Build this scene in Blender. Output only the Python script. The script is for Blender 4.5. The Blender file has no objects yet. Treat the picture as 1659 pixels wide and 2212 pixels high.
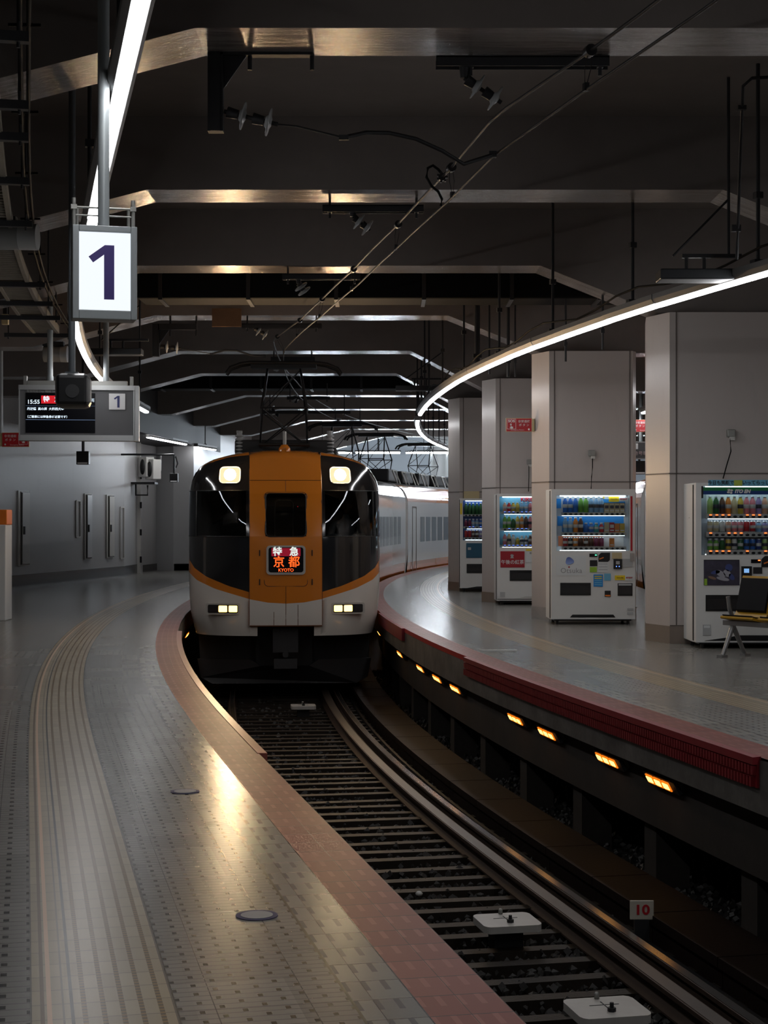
import bpy, math, random
import numpy as np
from mathutils import Vector, Matrix
random.seed(7)
SC = bpy.context.scene
COL = SC.collection
# ------------------------------------------------------------------ camera
FPX = 3600.0            # focal length in pixels of the 1659 x 2212 frame
CAMZ = 1.43             # eye height above the platform (z = 0)
HZ = 1118.0             # horizon line
cam_d = bpy.data.cameras.new('camera'); cam = bpy.data.objects.new('camera', cam_d); COL.objects.link(cam)
cam_d.sensor_fit = 'VERTICAL'; cam_d.sensor_height = 36.0; cam_d.lens = FPX / 2212.0 * 36.0
cam.location = (0, 0, CAMZ)
cam.rotation_euler = (math.radians(90) + math.atan((HZ - 1106.0) / FPX), 0, 0)
cam_d.clip_end = 300; cam_d.clip_start = 0.05
SC.camera = cam
# ------------------------------------------------------------------ view, world
SC.view_settings.view_transform = 'Standard'; SC.view_settings.look = 'None'
SC.view_settings.gamma = 1; SC.view_settings.use_curve_mapping = False
SC.view_settings.exposure = 0.12
SC.cycles.max_bounces = 7; SC.cycles.diffuse_bounces = 4; SC.cycles.glossy_bounces = 4
SC.cycles.transparent_max_bounces = 12
SC.cycles.sample_clamp_indirect = 3.0; SC.cycles.caustics_reflective = False; SC.cycles.caustics_refractive = False
SC.cycles.use_denoising = True
w = bpy.data.worlds.new('station_dark'); SC.world = w; w.use_nodes = True
w.node_tree.nodes['Background'].inputs[0].default_value = (0.75, 0.85, 1.0, 1)
w.node_tree.nodes['Background'].inputs[1].default_value = 0.03
STRIP_E = 22.0          # strip lamps
HEAD_E = 520.0          # train headlamps
HEAD_W = 14.0           # their beams, watts
# ------------------------------------------------------------------ track path
_ds = .05
_t = np.arange(0, 95, _ds)
_t1 = 9.0323 / math.cos(.2119)
_k = np.clip((_t - _t1) / 6, 0, 1) / 91.8 + np.clip((_t - 33.74) / 10, 0, 1) * (1 / 78.5 - 1 / 91.8)
_hd = -.2119 + np.cumsum(_k) * _ds
_x = 2.8991 + np.cumsum(np.sin(_hd)) * _ds
_y = np.cumsum(np.cos(_hd)) * _ds
def PH(t):
    """centre of the track and heading at arc length t"""
    if t < 0:
        return 2.8991 + math.sin(-.2119) * t, math.cos(.2119) * t, -.2119
    return float(np.interp(t, _t, _x)), float(np.interp(t, _t, _y)), float(np.interp(t, _t, _hd))
def P(t, u, z=0.0):
    x, y, h = PH(t)
    return Vector((x + u * math.cos(h), y - u * math.sin(h), z))
def TY(Y, u=0.0):
    """arc length where the line at offset u passes depth Y"""
    lo, hi = -40.0, 94.0
    for _ in range(50):
        m = (lo + hi) / 2
        if P(m, u).y < Y: lo = m
        else: hi = m
    return lo
def XY(Y, u=0.0):
    return P(TY(Y, u), u).x
def WP(px, py, s):
    """a photo measurement at scale s (pixels per metre) as a place in the station"""
    return Vector(((px - 829.5) / s, FPX / s, (HZ - py) / s + CAMZ))
# ------------------------------------------------------------------ mesh builder
class MB:
    def __init__(self):
        self.v = []; self.f = []; self.m = []; self.uv = {}; self.sm = set()
    def add(self, vs, fs, mi=0, M=None, smooth=False):
        o = len(self.v)
        for p in vs:
            p = Vector(p)
            if M is not None: p = M @ p
            self.v.append((p.x, p.y, p.z))
        for f in fs:
            if smooth: self.sm.add(len(self.f))
            self.f.append(tuple(i + o for i in f)); self.m.append(mi)
        return self
    def box(self, c, s, mi=0, rz=0, M=None):
        x, y, z = s[0] / 2, s[1] / 2, s[2] / 2
        R = Matrix.Translation(Vector(c)) @ Matrix.Rotation(rz, 4, 'Z')
        if M is not None: R = M @ R
        vs = [(-x, -y, -z), (x, -y, -z), (x, y, -z), (-x, y, -z), (-x, -y, z), (x, -y, z), (x, y, z), (-x, y, z)]
        return self.add(vs, [(0, 3, 2, 1), (4, 5, 6, 7), (0, 1, 5, 4), (1, 2, 6, 5), (2, 3, 7, 6), (3, 0, 4, 7)], mi, R)
    def tube(self, pts, r, n=8, mi=0, M=None, caps=True):
        pts = [Vector(p) for p in pts]
        rs = r if isinstance(r, (list, tuple)) else [r] * len(pts)
        vs = []; fs = []
        up = Vector((0, 0, 1))
        for i, p in enumerate(pts):
            d = (pts[min(i + 1, len(pts) - 1)] - pts[max(i - 1, 0)])
            if d.length < 1e-9: d = Vector((0, 0, 1))
            d.normalize()
            a = d.cross(up)
            if a.length < .05: a = d.cross(Vector((1, 0, 0)))
            a.normalize(); b = d.cross(a)
            for k in range(n):
                q = 2 * math.pi * k / n
                vs.append(p + (a * math.cos(q) + b * math.sin(q)) * rs[i])
        for i in range(len(pts) - 1):
            for k in range(n):
                k2 = (k + 1) % n
                fs.append((i * n + k, i * n + k2, (i + 1) * n + k2, (i + 1) * n + k))
        self.add(vs, fs, mi, M, smooth=n > 5)
        if caps:
            self.add([vs[k] for k in range(n)], [tuple(range(n))], mi, M)
            self.add([vs[(len(pts) - 1) * n + k] for k in range(n)], [tuple(reversed(range(n)))], mi, M)
        return self
    def lathe(self, prof, n=14, mi=0, M=None, mis=None):
        """profile of (radius, height) about z"""
        vs = []
        for r, z in prof:
            for k in range(n):
                q = 2 * math.pi * k / n
                vs.append((r * math.cos(q), r * math.sin(q), z))
        for i in range(len(prof) - 1):
            self.add([], [], 0)
        o = len(self.v)
        self.add(vs, [], 0, M)
        for i in range(len(prof) - 1):
            for k in range(n):
                k2 = (k + 1) % n
                self.sm.add(len(self.f))
                self.f.append((o + i * n + k, o + i * n + k2, o + (i + 1) * n + k2, o + (i + 1) * n + k))
                self.m.append(mis[i] if mis else mi)
        return self
    def prism(self, poly, y0, y1, mi=0, M=None, plane='xz', side=None):
        """polygon extruded; plane xz extrudes in y, xy in z, yz in x"""
        def P3(a, b, c):
            return (a, c, b) if plane == 'xz' else ((a, b, c) if plane == 'xy' else (c, a, b))
        n = len(poly)
        vs = [P3(a, b, y0) for a, b in poly] + [P3(a, b, y1) for a, b in poly]
        self.add(vs, [tuple(range(n)), tuple(reversed(range(n, 2 * n)))], mi, M)
        self.add(vs, [(i, i + n, (i + 1) % n + n, (i + 1) % n) for i in range(n)], mi if side is None else side, M)
        return self
    def sweep(self, prof, t0, t1, dt=.5, mi=0, closed=True, uref=None, caps=True, zf=None):
        """profile of (u, z) carried along the track; uv = (distance from uref, t)"""
        n = max(1, int(math.ceil((t1 - t0) / dt)))
        ts = [t0 + (t1 - t0) * i / n for i in range(n + 1)]
        o = len(self.v); m = len(prof)
        for t in ts:
            for u, z in prof:
                p = P(t, u, z + (zf(t) if zf else 0)); self.v.append(tuple(p))
        k = m if closed else m - 1
        for i in range(n):
            for j in range(k):
                j2 = (j + 1) % m
                fi = len(self.f)
                self.f.append((o + i * m + j, o + i * m + j2, o + (i + 1) * m + j2, o + (i + 1) * m + j)); self.m.append(mi)
                if uref is not None:
                    a = abs(prof[j][0] - uref); b = abs(prof[j2][0] - uref)
                    self.uv[fi] = [(a, ts[i]), (b, ts[i]), (b, ts[i + 1]), (a, ts[i + 1])]
        if closed and caps:
            self.f.append(tuple(o + j for j in range(m))); self.m.append(mi)
            self.f.append(tuple(o + n * m + j for j in reversed(range(m)))); self.m.append(mi)
        return self
    def mesh(self, name, mats):
        me = bpy.data.meshes.new(name); me.from_pydata(self.v, [], self.f)
        if not isinstance(mats, (list, tuple)): mats = [mats]
        for m in mats: me.materials.append(m)
        me.polygons.foreach_set('material_index', self.m)
        if self.sm:
            s = [i in self.sm for i in range(len(self.f))]
            me.polygons.foreach_set('use_smooth', s)
        if self.uv:
            l = me.uv_layers.new(name='UVMap')
            for p in me.polygons:
                q = self.uv.get(p.index)
                if q:
                    for li, c in zip(p.loop_indices, q): l.data[li].uv = c
        me.update()
        return me
    def build(self, name, mats, parent=None, bevel=0, fix=True):
        o = bpy.data.objects.new(name, self.mesh(name, mats)); COL.objects.link(o)
        if fix and not self.uv:
            import bmesh
            b = bmesh.new(); b.from_mesh(o.data); bmesh.ops.recalc_face_normals(b, faces=b.faces); b.to_mesh(o.data); b.free()
        if parent is not None: o.parent = parent
        if bevel:
            mo = o.modifiers.new('bevel', 'BEVEL'); mo.width = bevel; mo.segments = 2; mo.limit_method = 'ANGLE'
        return o
def tag(o, label=None, cat=None, group=None, kind=None):
    if label: o['label'] = label
    if cat: o['category'] = cat
    if group: o['group'] = group
    if kind: o['kind'] = kind
    return o
def empty(name, loc, rz=0, label=None, cat=None, group=None):
    o = bpy.data.objects.new(name, None); COL.objects.link(o); o.empty_display_size = .1
    o.location = loc; o.rotation_euler = (0, 0, rz)
    return tag(o, label, cat, group)
def kids(o): return [c for c in bpy.data.objects if c.parent == o]
def copy_tree(o, loc=None, rz=None, label=None, parent=None):
    c = o.copy(); COL.objects.link(c)
    if parent is not None: c.parent = parent
    for ch in kids(o): copy_tree(ch, parent=c)
    if loc is not None: c.location = loc
    if rz is not None: c.rotation_euler = (0, 0, rz)
    if label: c['label'] = label
    return c
def text(body, size, m, parent, loc, depth=.002, bold=0.0, shear=0.0, align='CENTER', sx=1.0, name='lettering', space=1.0, rot=None):
    """letters standing in the local xz plane facing -y, made into a mesh"""
    cu = bpy.data.curves.new('t', 'FONT'); cu.body = body; cu.size = size; cu.extrude = depth; cu.offset = bold; cu.shear = shear
    cu.align_x = align; cu.align_y = 'CENTER'; cu.space_character = space; cu.resolution_u = 3
    tmp = bpy.data.objects.new('t', cu)
    me = bpy.data.meshes.new_from_object(tmp)
    bpy.data.objects.remove(tmp); bpy.data.curves.remove(cu)
    me.transform(Matrix(((sx, 0, 0, 0), (0, 0, -1, 0), (0, 1, 0, 0), (0, 0, 0, 1))))
    me.materials.clear(); me.materials.append(m)
    o = bpy.data.objects.new(name, me); COL.objects.link(o); o.parent = parent; o.location = loc
    if rot: o.rotation_euler = rot
    return o
# ------------------------------------------------------------------ materials
def srgb(r, g, b):
    return tuple(((c / 255) / 12.92 if c / 255 <= .04045 else ((c / 255 + .055) / 1.055) ** 2.4) for c in (r, g, b)) + (1,)
class NT:
    def __init__(self, name):
        self.mat = bpy.data.materials.new(name); self.mat.use_nodes = True
        self.t = self.mat.node_tree; self.b = self.t.nodes['Principled BSDF']
    def n(self, typ, **kw):
        x = self.t.nodes.new(typ)
        for k, v in kw.items(): setattr(x, k, v)
        return x
    def link(self, a, b): self.t.links.new(a, b)
    def M(self, op, a, b=0.0, c=0.0):
        x = self.n('ShaderNodeMath', operation=op)
        for i, q in enumerate((a, b, c)):
            if hasattr(q, 'links') or hasattr(q, 'is_linked'): self.link(q, x.inputs[i])
            else: x.inputs[i].default_value = q
        return x.outputs[0]
    def mix(self, fac, a, b):
        x = self.n('ShaderNodeMix', data_type='RGBA')
        for i, q in ((0, fac), (6, a), (7, b)):
            if hasattr(q, 'is_linked'): self.link(q, x.inputs[i])
            else: x.inputs[i].default_value = q
        return x.outputs[2]
    def noise(self, scale, detail=4, rough=.55, vec=None, dist=0):
        x = self.n('ShaderNodeTexNoise'); x.inputs['Scale'].default_value = scale; x.inputs['Detail'].default_value = detail
        x.inputs['Roughness'].default_value = rough; x.inputs['Distortion'].default_value = dist
        if vec is not None: self.link(vec, x.inputs['Vector'])
        return x.outputs['Fac']
    def ramp(self, fac, stops):
        x = self.n('ShaderNodeValToRGB'); self.link(fac, x.inputs[0])
        e = x.color_ramp.elements
        while len(e) < len(stops): e.new(.5)
        for i, (p, c) in enumerate(stops):
            e[i].position = p; e[i].color = c if len(c) == 4 else (*c, 1)
        return x.outputs[0]
    def rng(self, v, a, b, c, d):
        x = self.n('ShaderNodeMapRange'); self.link(v, x.inputs[0])
        for i, q in enumerate((a, b, c, d)): x.inputs[i + 1].default_value = q
        return x.outputs[0]
    def coord(self, which='Object', scale=None):
        x = self.n('ShaderNodeTexCoord').outputs[which]
        if scale:
            m = self.n('ShaderNodeMapping'); m.inputs['Scale'].default_value = scale; self.link(x, m.inputs[0]); x = m.outputs[0]
        return x
    def bump(self, h, s=.3, d=.01):
        x = self.n('ShaderNodeBump'); x.inputs['Strength'].default_value = s; x.inputs['Distance'].default_value = d
        self.link(h, x.inputs['Height']); self.link(x.outputs[0], self.b.inputs['Normal'])
    def set(self, k, v):
        if hasattr(v, 'is_linked'): self.link(v, self.b.inputs[k])
        else: self.b.inputs[k].default_value = v
def mat(name, col, rough=.5, metal=0.0, var=0.0, vscale=6.0, bump=0.0, bscale=40.0, emit=None, es=0.0, coat=0.0, spec=.5):
    N = NT(name)
    N.set('Roughness', rough); N.set('Metallic', metal); N.set('Specular IOR Level', spec)
    if coat: N.set('Coat Weight', coat); N.set('Coat Roughness', .08)
    if var:
        f = N.noise(vscale, 5, .6, N.coord('Object'))
        N.set('Base Color', N.mix(f, tuple(c * (1 - var) for c in col[:3]) + (1,), tuple(min(1, c * (1 + var)) for c in col[:3]) + (1,)))
    else: N.set('Base Color', col if len(col) == 4 else (*col, 1))
    if bump: N.bump(N.noise(bscale, 4, .6, N.coord('Object')), bump, .01)
    if emit: N.set('Emission Color', emit if len(emit) == 4 else (*emit, 1)); N.set('Emission Strength', es)
    return N.mat
def glow(name, col, es):
    return mat(name, (0, 0, 0, 1), .5, emit=col, es=es, spec=0)
M = {}
M['strip'] = glow('lit_tube', (.98, .98, 1.0), STRIP_E)
M['head'] = glow('headlamp_glow', (1, .68, .38), HEAD_E)
M['head_rim'] = glow('headlamp_bezel_glow', (1, .74, .42), 1.1)
M['foglamp'] = glow('yellow_lamp_glow', (1, .58, .12), 6)
M['amber'] = glow('amber_glow', (1, .22, .01), .9)
M['amber_hot'] = glow('amber_core_glow', (1, .50, .10), 4.0)
M['case_light'] = glow('display_case_tube', (.8, .93, 1.0), 9)
M['housing'] = mat('lamp_housing_grey', (.22, .22, .22, 1), .5, .3)
M['housing_dark'] = mat('dark_metal_housing', (.02, .022, .025, 1), .45, .3)
M['steel_dark'] = mat('dark_steel', (.025, .025, .027, 1), .55, .4, var=.3)
M['black'] = mat('black_plastic', (.008, .008, .009, 1), .35)
M['rubber'] = mat('black_rubber', (.006, .006, .006, 1), .7, spec=.1)
M['porcelain'] = mat('grey_porcelain', (.35, .36, .36, 1), .25)
M['pole'] = mat('painted_grey_pole', (.32, .35, .36, 1), .4, .2)
M['galv'] = mat('galvanised_steel', (.30, .30, .28, 1), .45, .6, var=.2)
M['white'] = mat('white_enamel', (.72, .72, .70, 1), .3, var=.03)
M['white_dim'] = mat('offwhite_enamel', (.55, .54, .51, 1), .35, var=.05)
M['cream'] = mat('cream_plastic', (.55, .45, .25, 1), .5)
M['wood'] = mat('brown_wood_plank', (.16, .08, .035, 1), .7, var=.3)
M['chrome'] = mat('brushed_chrome', (.5, .5, .5, 1), .3, .9)
M['red'] = mat('signal_red', (.42, .012, .02, 1), .4)
M['signwhite'] = mat('sign_white', (.75, .75, .75, 1), .4)
M['orange'] = mat('orange_panel', (.80, .20, .02, 1), .45)
M['wire'] = mat('blackened_copper_wire', (.012, .010, .009, 1), .5, .2)
M['grey_panel'] = mat('grey_panel', (.11, .11, .115, 1), .45)
M['alu'] = mat('aluminium_frame', (.45, .46, .46, 1), .35, .6)
M['screen'] = mat('dark_screen', (.004, .004, .006, 1), .15)
# concrete and paint
def concrete(name, a, b, sc=1.2, rough=.7, bump=.15):
    N = NT(name); c = N.coord('Object')
    f = N.noise(sc, 8, .62, c)
    g = N.noise(sc * 9, 4, .6, c)
    N.set('Base Color', N.mix(N.M('MULTIPLY', N.rng(f, .3, .7, 0, 1), N.rng(g, .3, .7, .6, 1)), (*a, 1), (*b, 1)))
    N.set('Roughness', rough); N.bump(g, bump, .004)
    return N.mat
M['ceil'] = concrete('dark_painted_ceiling', (.165, .143, .130), (.22, .192, .175), .7)
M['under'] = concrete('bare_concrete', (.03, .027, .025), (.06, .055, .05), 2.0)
M['edge_conc'] = concrete('stained_edge_concrete', (.06, .055, .05), (.17, .16, .145), 3.0, .6)
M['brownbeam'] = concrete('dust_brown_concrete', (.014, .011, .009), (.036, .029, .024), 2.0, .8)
N = NT('glossy_taped_soffit'); c = N.coord('Object', (1.0, 9.0, 1.0))
f = N.noise(2.2, 6, .65, c, .6); g = N.noise(14, 5, .7, c, 1.0)
N.set('Base Color', N.mix(N.rng(f, .35, .65, 0, 1), (.20, .175, .16, 1), (.42, .39, .37, 1)))
N.set('Roughness', N.rng(f, .35, .65, .24, .13)); N.set('Metallic', .55)
N.bump(g, .8, .0028); M['soffit'] = N.mat
def panelmat(name, a, rough=.35):
    N = NT(name); c = N.coord('Object'); f = N.noise(.9, 3, .5, c); g = N.noise(5, 6, .7, N.coord('Object', (1, 1, .25)))
    N.set('Base Color', N.mix(N.rng(g, .55, .8, 0, .35), N.mix(f, tuple(x * .94 for x in a) + (1,), (*a, 1)), tuple(x * .75 for x in a) + (1,)))
    N.set('Roughness', rough); return N.mat
M['pillar'] = panelmat('beige_enamel_panel', (.47, .425, .40))
M['wall'] = panelmat('pale_grey_wall_panel', (.43, .43, .435), .4)
M['baseboard'] = mat('dark_stone_baseboard', (.045, .042, .04, 1), .25, var=.3)
M['base_beige'] = mat('brown_stone_baseboard', (.21, .17, .14, 1), .3, var=.15)
M['seam'] = mat('panel_seam', (.12, .10, .09, 1), .6)
# ------------------------------------------------------------------ paving (uv: metres from the edge, metres along)
def paving(name, kind):
    N = NT(name); uvn = N.n('ShaderNodeUVMap'); sep = N.n('ShaderNodeSeparateXYZ'); N.link(uvn.outputs[0], sep.inputs[0])
    U, V = sep.outputs[0], sep.outputs[1]
    def fr(x, p): return N.M('FRACT', N.M('DIVIDE', x, p))
    def ln(x, p, w): return N.M('LESS_THAN', fr(x, p), w)
    comb = N.n('ShaderNodeCombineXYZ'); N.link(U, comb.inputs[0]); N.link(V, comb.inputs[1])
    big = N.noise(1.3, 5, .6, comb.outputs[0]); fine = N.noise(26, 4, .6, comb.outputs[0])
    def tileid(pu, pv):
        cx = N.n('ShaderNodeCombineXYZ'); N.link(N.M('FLOOR', N.M('DIVIDE', U, pu)), cx.inputs[0]); N.link(N.M('FLOOR', N.M('DIVIDE', V, pv)), cx.inputs[1])
        wn = N.n('ShaderNodeTexWhiteNoise'); N.link(cx.outputs[0], wn.inputs['Vector']); return wn.outputs['Value']
    rough = .24; h = None
    if kind in ('dash', 'main'):
        pu, pv = (.125, .047) if kind == 'dash' else (.16, .06)
        row = N.M('FLOOR', N.M('DIVIDE', V, pv))
        uu = N.M('ADD', N.M('DIVIDE', U, pu), N.M('MULTIPLY', N.M('MODULO', N.M('ADD', row, 1000), 2), .5))
        fu = N.M('FRACT', uu); fv = fr(V, pv)
        d = N.M('MULTIPLY', N.M('LESS_THAN', fu, .125), N.M('MULTIPLY', N.M('GREATER_THAN', fv, .2), N.M('LESS_THAN', fv, .8)))
        rl = ln(V, pv, .14)
        tl = N.M('MAXIMUM', ln(U, .30 if kind == 'main' else .28, .012), ln(V, .30, .012))
        base = N.mix(tileid(.3, .3), (.20, .193, .175, 1), (.25, .24, .218, 1))
        base = N.mix(N.M('MULTIPLY', tileid(.6, 1.2), .4), base, (.165, .158, .142, 1))
        c = N.mix(N.M('MULTIPLY', rl, .55), base, (.075, .073, .07, 1))
        c = N.mix(N.M('MULTIPLY', tl, .8), c, (.05, .05, .047, 1))
        c = N.mix(d, c, (.012, .012, .012, 1))
        h = N.M('SUBTRACT', 1, N.M('MAXIMUM', N.M('MULTIPLY', rl, .6), d))
    elif kind in ('slot', 'red'):
        d = N.M('MULTIPLY', ln(N.M('ADD', U, .012), .062, .30), N.M('GREATER_THAN', fr(V, .2), .5))
        tl = N.M('MAXIMUM', ln(V, .2, .03), ln(U, .125, .02))
        if kind == 'red':
            base = N.mix(tileid(.25, .2), (.20, .045, .032, 1), (.25, .068, .05, 1))
            c = N.mix(N.M('MULTIPLY', d, .7), base, (.34, .12, .09, 1))
            rough = .42
        else:
            base = N.mix(tileid(.125, .2), (.195, .185, .165, 1), (.25, .24, .21, 1))
            c = N.mix(N.M('MULTIPLY', d, .75), base, (.075, .075, .078, 1))
        c = N.mix(N.M('MULTIPLY', tl, .9), c, (.035, .025, .022, 1))
        h = N.M('SUBTRACT', 1, N.M('ADD', N.M('MULTIPLY', d, .5), N.M('MULTIPLY', tl, .5)))
    elif kind == 'tactile':
        base = N.mix(tileid(.055, .15), (.32, .265, .175, 1), (.38, .32, .215, 1))
        base = N.mix(N.M('MULTIPLY', tileid(.5, .6), .45), base, (.26, .21, .135, 1))
        c = N.mix(N.M('MULTIPLY', N.M('MAXIMUM', ln(V, .15, .035), N.M('COMPARE', U, 1.275, .003)), .85), base, (.10, .085, .06, 1))
        rib = None
        for q in (.995, 1.05, 1.105, 1.16, 1.215):
            e = N.M('COMPARE', U, q, .0075); rib = e if rib is None else N.M('MAXIMUM', rib, e)
        bead = N.M('LESS_THAN', fr(V, .03), .55)
        c = N.mix(rib, c, N.mix(bead, (.055, .034, .010, 1), (.20, .115, .026, 1)))
        c = N.mix(N.M('COMPARE', U, 1.25, .005), c, (.02, .018, .015, 1))
        c = N.mix(N.M('COMPARE', U, 1.315, .007), c, (.62, .42, .28, 1))
        c = N.mix(N.M('MULTIPLY', N.M('COMPARE', U, 1.335, .006), .9), c, (.11, .065, .03, 1))
        h = N.M('ADD', N.M('MULTIPLY', rib, N.M('ADD', .4, N.M('MULTIPLY', bead, .6))), 0.0); rough = .28
    edge = {'dash': (.955, .44), 'slot': (.44, .25), 'tactile': (1.37, .955)}.get(kind)
    if edge:
        for q in edge: c = N.mix(N.M('MULTIPLY', N.M('COMPARE', U, q, .005), .85), c, (.03, .028, .026, 1))
    N.set('Base Color', c)
    N.set('Roughness', rough)
    N.set('Specular IOR Level', .24)
    N.bump(h, .6, .003)
    return N.mat
M['p_dash'] = paving('grey_dashed_tiles', 'dash'); M['p_main'] = paving('grey_platform_tiles', 'main')
M['p_slot'] = paving('grey_slotted_edge_tiles', 'slot'); M['p_red'] = paving('red_edge_tiles', 'red')
M['p_tact'] = paving('cream_tactile_tiles', 'tactile')
M['signglow'] = glow('lit_sign_face', (.86, .91, 1.0), 1.0)
M['violet'] = mat('violet_numeral', (.06, .035, .24, 1), .4)
M['navy'] = mat('navy_numeral', (.02, .03, .13, 1), .4)
M['pole_dark'] = mat('dark_grey_pole', (.09, .10, .11, 1), .4, .3)
M['red_led'] = glow('red_screen_field', (.75, .02, .03), .8)
M['led_white'] = glow('white_screen_letters', (.75, .88, 1.0), 1.1)
M['led_line'] = glow('blue_screen_line', (.35, .5, .8), .5)
M['sign_dim'] = mat('grey_lettering', (.35, .35, .33, 1), .5)
M['sign_dim2'] = mat('pinkish_lettering', (.62, .48, .48, 1), .5)
M['tray'] = mat('dusty_cable_tray', (.20, .18, .145, 1), .55, .3, var=.25, vscale=6)
M['drum'] = mat('grey_drum', (.20, .20, .195, 1), .35, .2)
M['far_tube'] = glow('far_tube_glow', (.80, .90, 1.0), 90)  # strong glow of the tubes added to brighten the far end
M['ceil_dark'] = mat('dark_low_ceiling', (.03, .03, .032, 1), .6)  # plain dark colour of the low ceiling on the left
M['alu_base'] = mat('brushed_baseboard', (.40, .40, .39, 1), .3, .3, var=.2)
# ================================================================== SETTING
def struct(o, label, cat): return tag(o, label, cat, kind='structure')
RAIL = -1.10; BED = -1.42
TEND = 62.0
# --- platform paving, left
EL = -1.45; ER = 1.45
def strips(side, tb, te):
    s = -1 if side == 'left' else 1
    e = s * 1.45
    for name, a, b, m, lab, cat in (
        ('floor_edge_red', 0, .25, 'p_red', 'red tiled warning edge of the %s platform beside the track', 'platform edge'),
        ('floor_edge_slotted', .25, .44, 'p_slot', 'band of grey slotted tiles behind the red edge of the %s platform', 'tiles'),
        ('floor_dashed', .44, .955, 'p_dash', 'grey non-slip tiles with dark dashes on the %s platform', 'tiles'),
        ('floor_tactile', .955, 1.37, 'p_tact', 'cream tactile paving band with ochre ribs along the %s platform', 'tactile paving')):
        b_ = MB(); b_.sweep([(e + s * a, 0), (e + s * b, 0)], tb, te, .4, closed=False, uref=e)
        if s < 0: b_.f = [tuple(reversed(q)) for q in b_.f]; b_.uv = {k: list(reversed(v)) for k, v in b_.uv.items()}
        b_.f = [tuple(reversed(q)) for q in b_.f]; b_.uv = {k: list(reversed(v)) for k, v in b_.uv.items()}
        struct(b_.build(name + '_' + side, M[m], fix=False), lab % side, cat)
    far = 12.5 if side == 'left' else 5.45
    b_ = MB(); b_.sweep([(e + s * 1.37, 0), (e + s * 3.2, 0), (e + s * far, 0)], tb, te, .8, closed=False, uref=e)
    if s < 0: b_.f = [tuple(reversed(q)) for q in b_.f]; b_.uv = {k: list(reversed(v)) for k, v in b_.uv.items()}
    b_.f = [tuple(reversed(q)) for q in b_.f]; b_.uv = {k: list(reversed(v)) for k, v in b_.uv.items()}
    struct(b_.build('floor_' + side, M['p_main'], fix=False), 'grey tiled floor of the %s platform' % side, 'floor')
strips('left', -7, TEND); strips('right', 4, TEND)
# concrete edges under the paving
def slab(name, prof, t0, t1, m, lab, cat='platform edge', dt=.8):
    return struct(MB().sweep(prof, t0, t1, dt).build(name, M[m]), lab, cat)
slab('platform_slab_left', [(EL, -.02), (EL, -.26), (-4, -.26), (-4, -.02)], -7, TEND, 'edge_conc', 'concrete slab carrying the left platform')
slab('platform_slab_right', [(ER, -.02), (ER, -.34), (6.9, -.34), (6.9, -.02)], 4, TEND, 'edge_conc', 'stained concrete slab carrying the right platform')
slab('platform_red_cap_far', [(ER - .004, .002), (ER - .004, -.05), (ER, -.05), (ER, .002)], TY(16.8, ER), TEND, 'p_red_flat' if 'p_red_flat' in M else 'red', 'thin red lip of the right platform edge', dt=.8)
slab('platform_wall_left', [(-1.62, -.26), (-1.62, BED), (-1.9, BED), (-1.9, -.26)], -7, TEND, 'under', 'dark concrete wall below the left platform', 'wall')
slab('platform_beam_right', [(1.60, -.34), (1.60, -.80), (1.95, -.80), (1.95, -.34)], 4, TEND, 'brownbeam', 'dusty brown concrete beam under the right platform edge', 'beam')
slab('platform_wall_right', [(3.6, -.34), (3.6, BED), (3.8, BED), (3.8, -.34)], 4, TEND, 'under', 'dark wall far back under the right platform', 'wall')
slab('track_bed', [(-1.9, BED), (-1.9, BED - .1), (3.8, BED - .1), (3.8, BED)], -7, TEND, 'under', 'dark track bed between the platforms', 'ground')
for i in range(30):
    t = 5.2 + 1.75 * i
    p = P(t, 1.80)
    b_ = MB(); b_.box((0, 0, 0), (.26, .24, .62))
    o = b_.build('platform_post', M['brownbeam']); o.location = (p.x, p.y, -1.11); o.rotation_euler = (0, 0, -PH(t)[2])
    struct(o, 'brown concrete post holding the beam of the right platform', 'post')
# red edge gap fillers
mred = mat('red_rubber', (.23, .012, .018, 1), .5, var=.25, vscale=9)
def filler(t0, t1, name, lab):
    r = empty(name, (0, 0, 0), 0, lab, 'gap filler')
    MB().sweep([(ER + .01, .004), (ER - .045, 0), (ER - .045, -.045), (ER + .01, -.045)], t0, t1, .4).build('cap', mred, r)
    MB().sweep([(ER - .002, -.045), (ER - .016, -.045), (ER - .016, -.185), (ER - .002, -.185)], t0, t1, .4).build('backing', mred, r)
    b1 = MB(); b2 = MB(); n = int((t1 - t0) / .045)
    for i in range(n):
        t = t0 + (t1 - t0) * (i + .5) / n; h = -PH(t)[2]
        b1.box(P(t, ER - .028, -.080), (.03, .026, .055), rz=h)
        b2.box(P(t + .02, ER - .028, -.150), (.03, .026, .060), rz=h)
    o1 = b1.build('upper_comb', mred, r); o2 = b2.build('lower_comb', mred, r)
    return r
filler(TY(9.95, ER), TY(17.1, ER), 'gap_filler', 'red rubber comb gap filler along the near edge of the right platform')
r = empty('gap_filler', (0, 0, 0), 0, 'red gap filler plate widening the left platform edge beside the train', 'gap filler')
MB().sweep([(EL - .01, .004), (EL + .05, .001), (EL + .05, -.05), (EL - .01, -.05)], TY(10.1, EL), TY(21, EL), .4).build('plate', mat('red_lip', (.30, .085, .06, 1), .33, var=.15, vscale=5), r)
MB().sweep([(EL, -.05), (EL + .03, -.05), (EL + .03, -.17), (EL, -.17)], TY(10.1, EL), TY(21, EL), .4).build('skirt', mred, r)
r = empty('gap_filler', (0, 0, 0), 0, 'dark red gap filler on the right platform edge beside the nose of the train', 'gap filler')
MB().sweep([(ER - .04, 0), (ER - .04, -.16), (ER, -.16), (ER, 0)], TY(21.5, ER), TY(25, ER), .4).build('cap', mred, r)
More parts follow.
